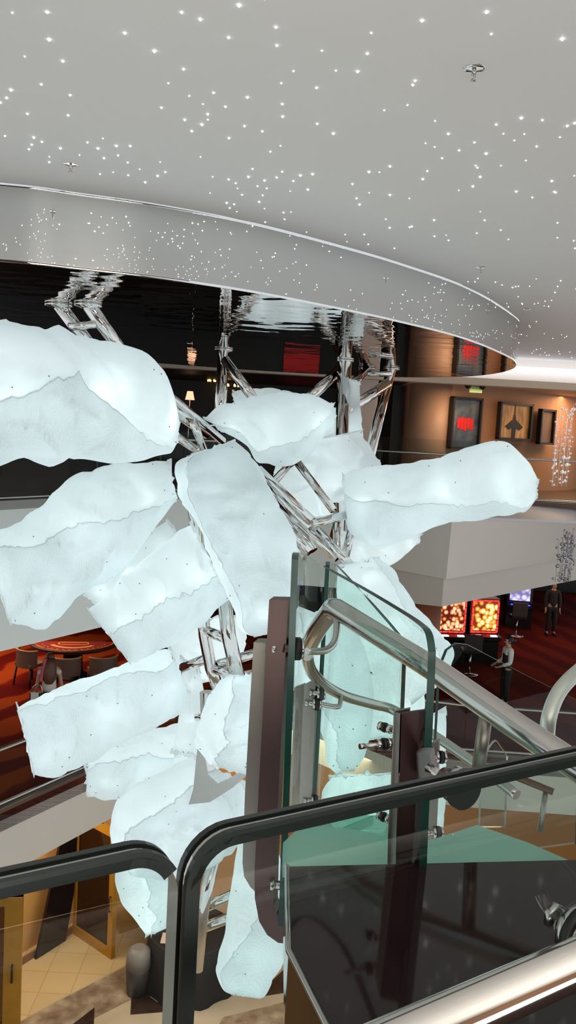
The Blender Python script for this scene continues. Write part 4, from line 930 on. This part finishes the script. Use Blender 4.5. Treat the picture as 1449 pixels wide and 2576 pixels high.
b = bmesh.new(); prism(b, [P(x, y, D2_)-o2 for x, y in ((1007, 1796), (1002, 1950), (997, 2100), (993, 2330))]+[P(x, y, D2_+.06)-o2 for x, y in ((974, 2330), (978, 2100), (985, 1950), (990, 1790))], (.003, 0, 0)); obj('side_plate', b, M_plate, p2_)
for (x, y) in ((968, 1830), (965, 2055)): fitting(p2_, P(x, y, 1.92), (-.75, .66, 0), .012, .02, o2)
fitting(p2_, P(966, 1872, 1.80), (1, .4, 0), .014, .05, o2)
q1 = on_glass(1192, 2000)+nrm*.016
f1 = empty('glass_clamp', None, None); f1.parent = p2_; f1.location = q1-o2
obj('gasket', CY((0, 0, 0), nrm*.010, .030, n=28), M_black, f1); obj('clamp_disc', CY(nrm*.010, nrm*.026, .027, n=28), M_steel, f1); obj('clamp_body', CY(nrm*.026, nrm*.05, .022, .016, n=24), M_bronze, f1)
obj('bolt', CY(nrm*.05, nrm*.085, .009, n=6), M_steel, f1)
e1 = q1+nrm*.065; arm = bmesh.new(); prism(arm, [P(1046, 1893, 1.76)-o2, P(1050, 1965, 1.76)-o2, e1-Z*.03-o2, e1+Z*.022+nrm*.02-o2], (.012, .03, 0)); obj('arm', arm, M_bronze, p2_)
D3 = 3.4; o3 = V((P(780, 2040, D3).x, D3, 0)); p3_ = empty('balustrade_post', 'farther slim post behind the tall glass edge', 'post', o3, 0, 'balustrade posts of the glass stair')
plate(p3_, [(766, 1722), (794, 1708), (790, 1860), (782, 2050), (752, 2060), (757, 1880)], D3, (.012, .03, 0), M_plate, 'front_plate', o3)
plate(p3_, [(740, 1730), (762, 1722), (754, 2060), (730, 2060)], D3+.15, (.012, .03, 0), M_plate, 'rear_plate', o3)
for (x, y) in ((808, 1744), (797, 1770)): fitting(p3_, P(x, y, D3), (1, .1, 0), .030, .04, o3)
fitting(p3_, P(793, 2015, D3), (1, .1, 0), .028, .04, o3)
D4 = 2.7; o4 = V((P(1080, 2170, D4).x, D4, 0)); p4_ = empty('balustrade_post', 'thin grey post behind the short brown one, right of it', 'post', o4, 0, 'balustrade posts of the glass stair')
plate(p4_, [(1086, 1870), (1104, 1865), (1100, 2000), (1090, 2215), (1070, 2215), (1078, 2000)], D4, (.01, .03, 0), M_plate, 'front_plate', o4)
fitting(p4_, P(1110, 1905, D4), (1, .1, 0), .022, .03, o4); fitting(p4_, P(1102, 2095, D4), (1, .1, 0), .022, .03, o4)
# curved tall panel: swept along plan curve between top and bottom lines
def curved_panel(label, top, bot, thick, gm, em, edge_r):
    T = cat(top, 8); B_ = cat(bot, 8); c = (T[len(T)//2]+B_[len(T)//2])/2; b = bmesh.new(); rows = []
    n_ = len(T)
    for i in range(n_):
        t = (T[min(i+1, n_-1)]-T[max(i-1, 0)]); t.z = 0; nn = V((-t.y, t.x, 0)).normalized()*thick/2
        rows.append([b.verts.new(q-c) for q in (T[i]-nn, T[i]+nn, B_[i]+nn, B_[i]-nn)])
    for r0, r1 in zip(rows, rows[1:]):
        for k_ in range(4):
            f = b.faces.new((r0[k_], r1[k_], r1[(k_+1) % 4], r0[(k_+1) % 4])); f.material_index = 1 if k_ in (0, 2) else 0
    b.faces.new(rows[0]).material_index = 1; b.faces.new(rows[-1][::-1]).material_index = 1
    o = obj('glass_balustrade', b, [gm, em], None, False, c); tag(o, label, 'glass panel'); return o
T = [P(742, 1408, 2.15), P(744, 1392, 2.2), P(752, 1390, 2.3), P(775, 1402, 2.42), P(830, 1433, 2.45), P(920, 1483, 2.28), P(1010, 1537, 2.0), P(1055, 1567, 1.86), P(1078, 1592, 1.80), P(1087, 1640, 1.77)]
Bt = [P(708, 2330, 2.15), P(709, 2330, 2.2), P(716, 2320, 2.3), P(740, 2300, 2.42), P(790, 2280, 2.45), P(880, 2260, 2.28), P(965, 2240, 2.0), P(1010, 2230, 1.86), P(1035, 2225, 1.80), P(1062, 2225, 1.77)]
pc = curved_panel('tall curved glass panel clamped between the two brown posts', T, Bt, .018, M_glass, M_edge, .1)
T = [P(824, 1422, 3.4), P(828, 1412, 3.5), P(850, 1425, 3.8), P(920, 1500, 3.95), P(1000, 1592, 3.7), P(1018, 1625, 3.55)]
Bt = [P(786, 2090, 3.4), P(788, 2090, 3.5), P(815, 2085, 3.8), P(890, 2085, 3.95), P(980, 2085, 3.7), P(1000, 2090, 3.55)]
curved_panel('second curved glass panel farther in, behind the looping handrail', T, Bt, .018, M_glass, M_edge, .1)
pts = [P(1078, 2170, 3.3), P(1092, 1900, 3.3), P(1102, 1720, 3.3), P(1110, 1665, 3.32), P(1122, 1635, 3.34), P(1145, 1618, 3.36), P(1175, 1621, 3.4), P(1240, 1655, 3.5), P(1320, 1697, 3.6), P(1460, 1765, 3.8), P(1450, 2120, 3.8)]
panel('lower glass stair panel at the right with a rounded top corner', pts, .016, M_glass_far, M_edge)
pts = [P(1212, 1905, 4.4), P(1240, 1866, 4.4), P(1248, 1862, 4.4), P(1276, 1902, 4.5), P(1270, 2080, 4.5), P(1205, 2080, 4.4)]
panel('small pointed glass panel below the lower handrail', pts, .016, M_glass_far, M_steel)
# handrails
def handrail(label, pts, r, brackets=(), m=M_steel):
    o = V(pts[0]); h = empty('stair_handrail', label, 'handrail', o)
    obj('rail', TB([V(p)-o for p in pts], r, 24), m, h)
    for bk in brackets: obj('bracket', TB([V(p)-o for p in bk], .011 if len(bk) > 2 else .018, 12), M_plate if len(bk) == 2 else m, h)
    return h
r1 = cat([P(1500, 1962, 1.75)+(P(1500, 1962, 1.75)-P(1250, 1793, 1.97))*3.5, P(1500, 1962, 1.75), P(1250, 1793, 1.97), P(1090, 1683, 2.15), P(960, 1602, 2.35), P(848, 1532, 2.58)], 6)+cat([P(836, 1530, 2.62), P(800, 1580, 2.75), P(776, 1626, 2.95)], 5)
handrail('thick steel stair handrail peaking beside the tall post and falling to the right', r1, .033, [cat([P(772, 1638, 2.35), P(815, 1637, 2.4), P(838, 1620, 2.45), P(846, 1590, 2.5), P(847, 1545, 2.58)], 5), [P(1222, 1800, 2.0), P(1200, 1960, 2.05)]])
r2 = cat([P(772, 1645, 3.05), P(782, 1685, 3.2), P(815, 1722, 3.4), P(870, 1752, 3.65), P(940, 1772, 3.9), P(992, 1787, 4.0), P(1080, 1842, 3.9), P(1200, 1925, 3.7), P(1300, 2000, 3.5)], 6)
handrail('thinner handrail curving round inside the glass stair below the thick one', r2, .024, [cat([P(800, 1770, 3.42), P(848, 1778, 3.45), P(856, 1765, 3.5), P(857, 1748, 3.58)], 4)])
handrail('pale curved tube rising at the right frame edge', cat([P(1376, 1870, 2.7), P(1380, 1810, 2.7), P(1400, 1752, 2.75), P(1430, 1712, 2.8), P(1480, 1668, 2.9)], 6), .026, (), mat('pale satin aluminium', (206, 212, 202), .3, .7))
handrail('short brown handrail of the flight below, seen through the near glass', [P(1292, 1952, 5.0), P(1392, 1992, 4.9)], .022, [[P(1374, 1985, 4.95), P(1358, 2090, 4.95)]], mat('brown bronze tube', (112, 84, 66), .35, .7))
# glass treads and stringers
ct = [([(712, 2178), (712, 2120), (760, 2075), (860, 2082), (1075, 2118), (1075, 2176)], .56, 'green glass tread level with the dark landing'),
      ([(860, 2082), (940, 2050), (1075, 2086), (1075, 2130)], .44, 'second green glass tread, a step farther'),
      ([(1062, 2176), (1062, 2120), (1200, 2075), (1330, 2120), (1440, 2168)], .56, 'green glass tread right of the short brown post'),
      ([(750, 2078), (785, 2030), (880, 2045), (940, 2052), (860, 2085)], .44, 'green glass tread by the foot of the slim rear post')]
for pp, z, lab in ct:
    b = bmesh.new(); c = sum((Pz(x, y, z) for x, y in pp), V((0, 0, 0)))/len(pp)
    prism(b, [Pz(x, y, z)-c for x, y in pp], (0, 0, -.03)); tag(obj('glass_tread', b, M_tread, None, False, c), lab, 'stair tread')

# ------------------------------------------------------------------ lights
def area(name, loc, size, energy, col, rot=(0, 0, 0), sy=None):
    ld = bpy.data.lights.new(name, 'AREA'); ld.energy = energy; ld.color = col; ld.size = size
    if sy: ld.shape = 'RECTANGLE'; ld.size_y = sy
    o = bpy.data.objects.new(name, ld); COL.objects.link(o); o.location = loc; o.rotation_euler = rot; return o
area('corridor_downlight', (4.6, 20.2, 2.95), 1.2, 62, (1, .66, .38)); area('corridor_downlight', (8.5, 22.4, 3.0), 2, 120, (1, .62, .34))
area('casino_downlight', (-7, 19, -2.05), 4, 150, (1, .62, .4)); area('casino_downlight', (8, 25, -2.05), 5, 60, (1, .6, .45))
area('shop_downlight', (-4.6, 14.8, ZK-.5), 1.6, 120, (1, .84, .60)); area('shop_downlight', (1.5, 17.6, ZK-.5), 3, 130, (1, .76, .5))
area('lobby_downlight', (-1, 12.5, ZK-2), 3, 90, (1, .86, .7))
area('added_ceiling_fill', (1.5, -3.0, .3), 5, 450, (1, .95, .90), (pi, 0, 0))  # unseen fill added behind the camera to brighten the ceiling
area('added_handrail_lamp', (3.5, -5.5, 2.4), .8, 160, (1, .62, .32), (-.9, 0, 0))  # warm lamp added out of view for highlights on the handrail

w = bpy.data.worlds.new('world'); S.world = w; w.use_nodes = True
bg = w.node_tree.nodes['Background']; bg.inputs[0].default_value = (.60, .62, .64, 1); bg.inputs[1].default_value = 1.4

S.view_settings.view_transform = 'Standard'; S.view_settings.look = 'None'; S.view_settings.gamma = 1; S.view_settings.exposure = 0; S.view_settings.use_curve_mapping = False
cy = S.cycles
cy.use_denoising = True; cy.use_adaptive_sampling = True; cy.adaptive_threshold = .02
try: cy.denoiser = 'OPENIMAGEDENOISE'
except Exception: pass
cy.max_bounces = 7; cy.diffuse_bounces = 3; cy.glossy_bounces = 4; cy.transmission_bounces = 3; cy.transparent_max_bounces = 24
cy.sample_clamp_indirect = 4; cy.caustics_reflective = False; cy.caustics_refractive = False; cy.use_light_tree = True
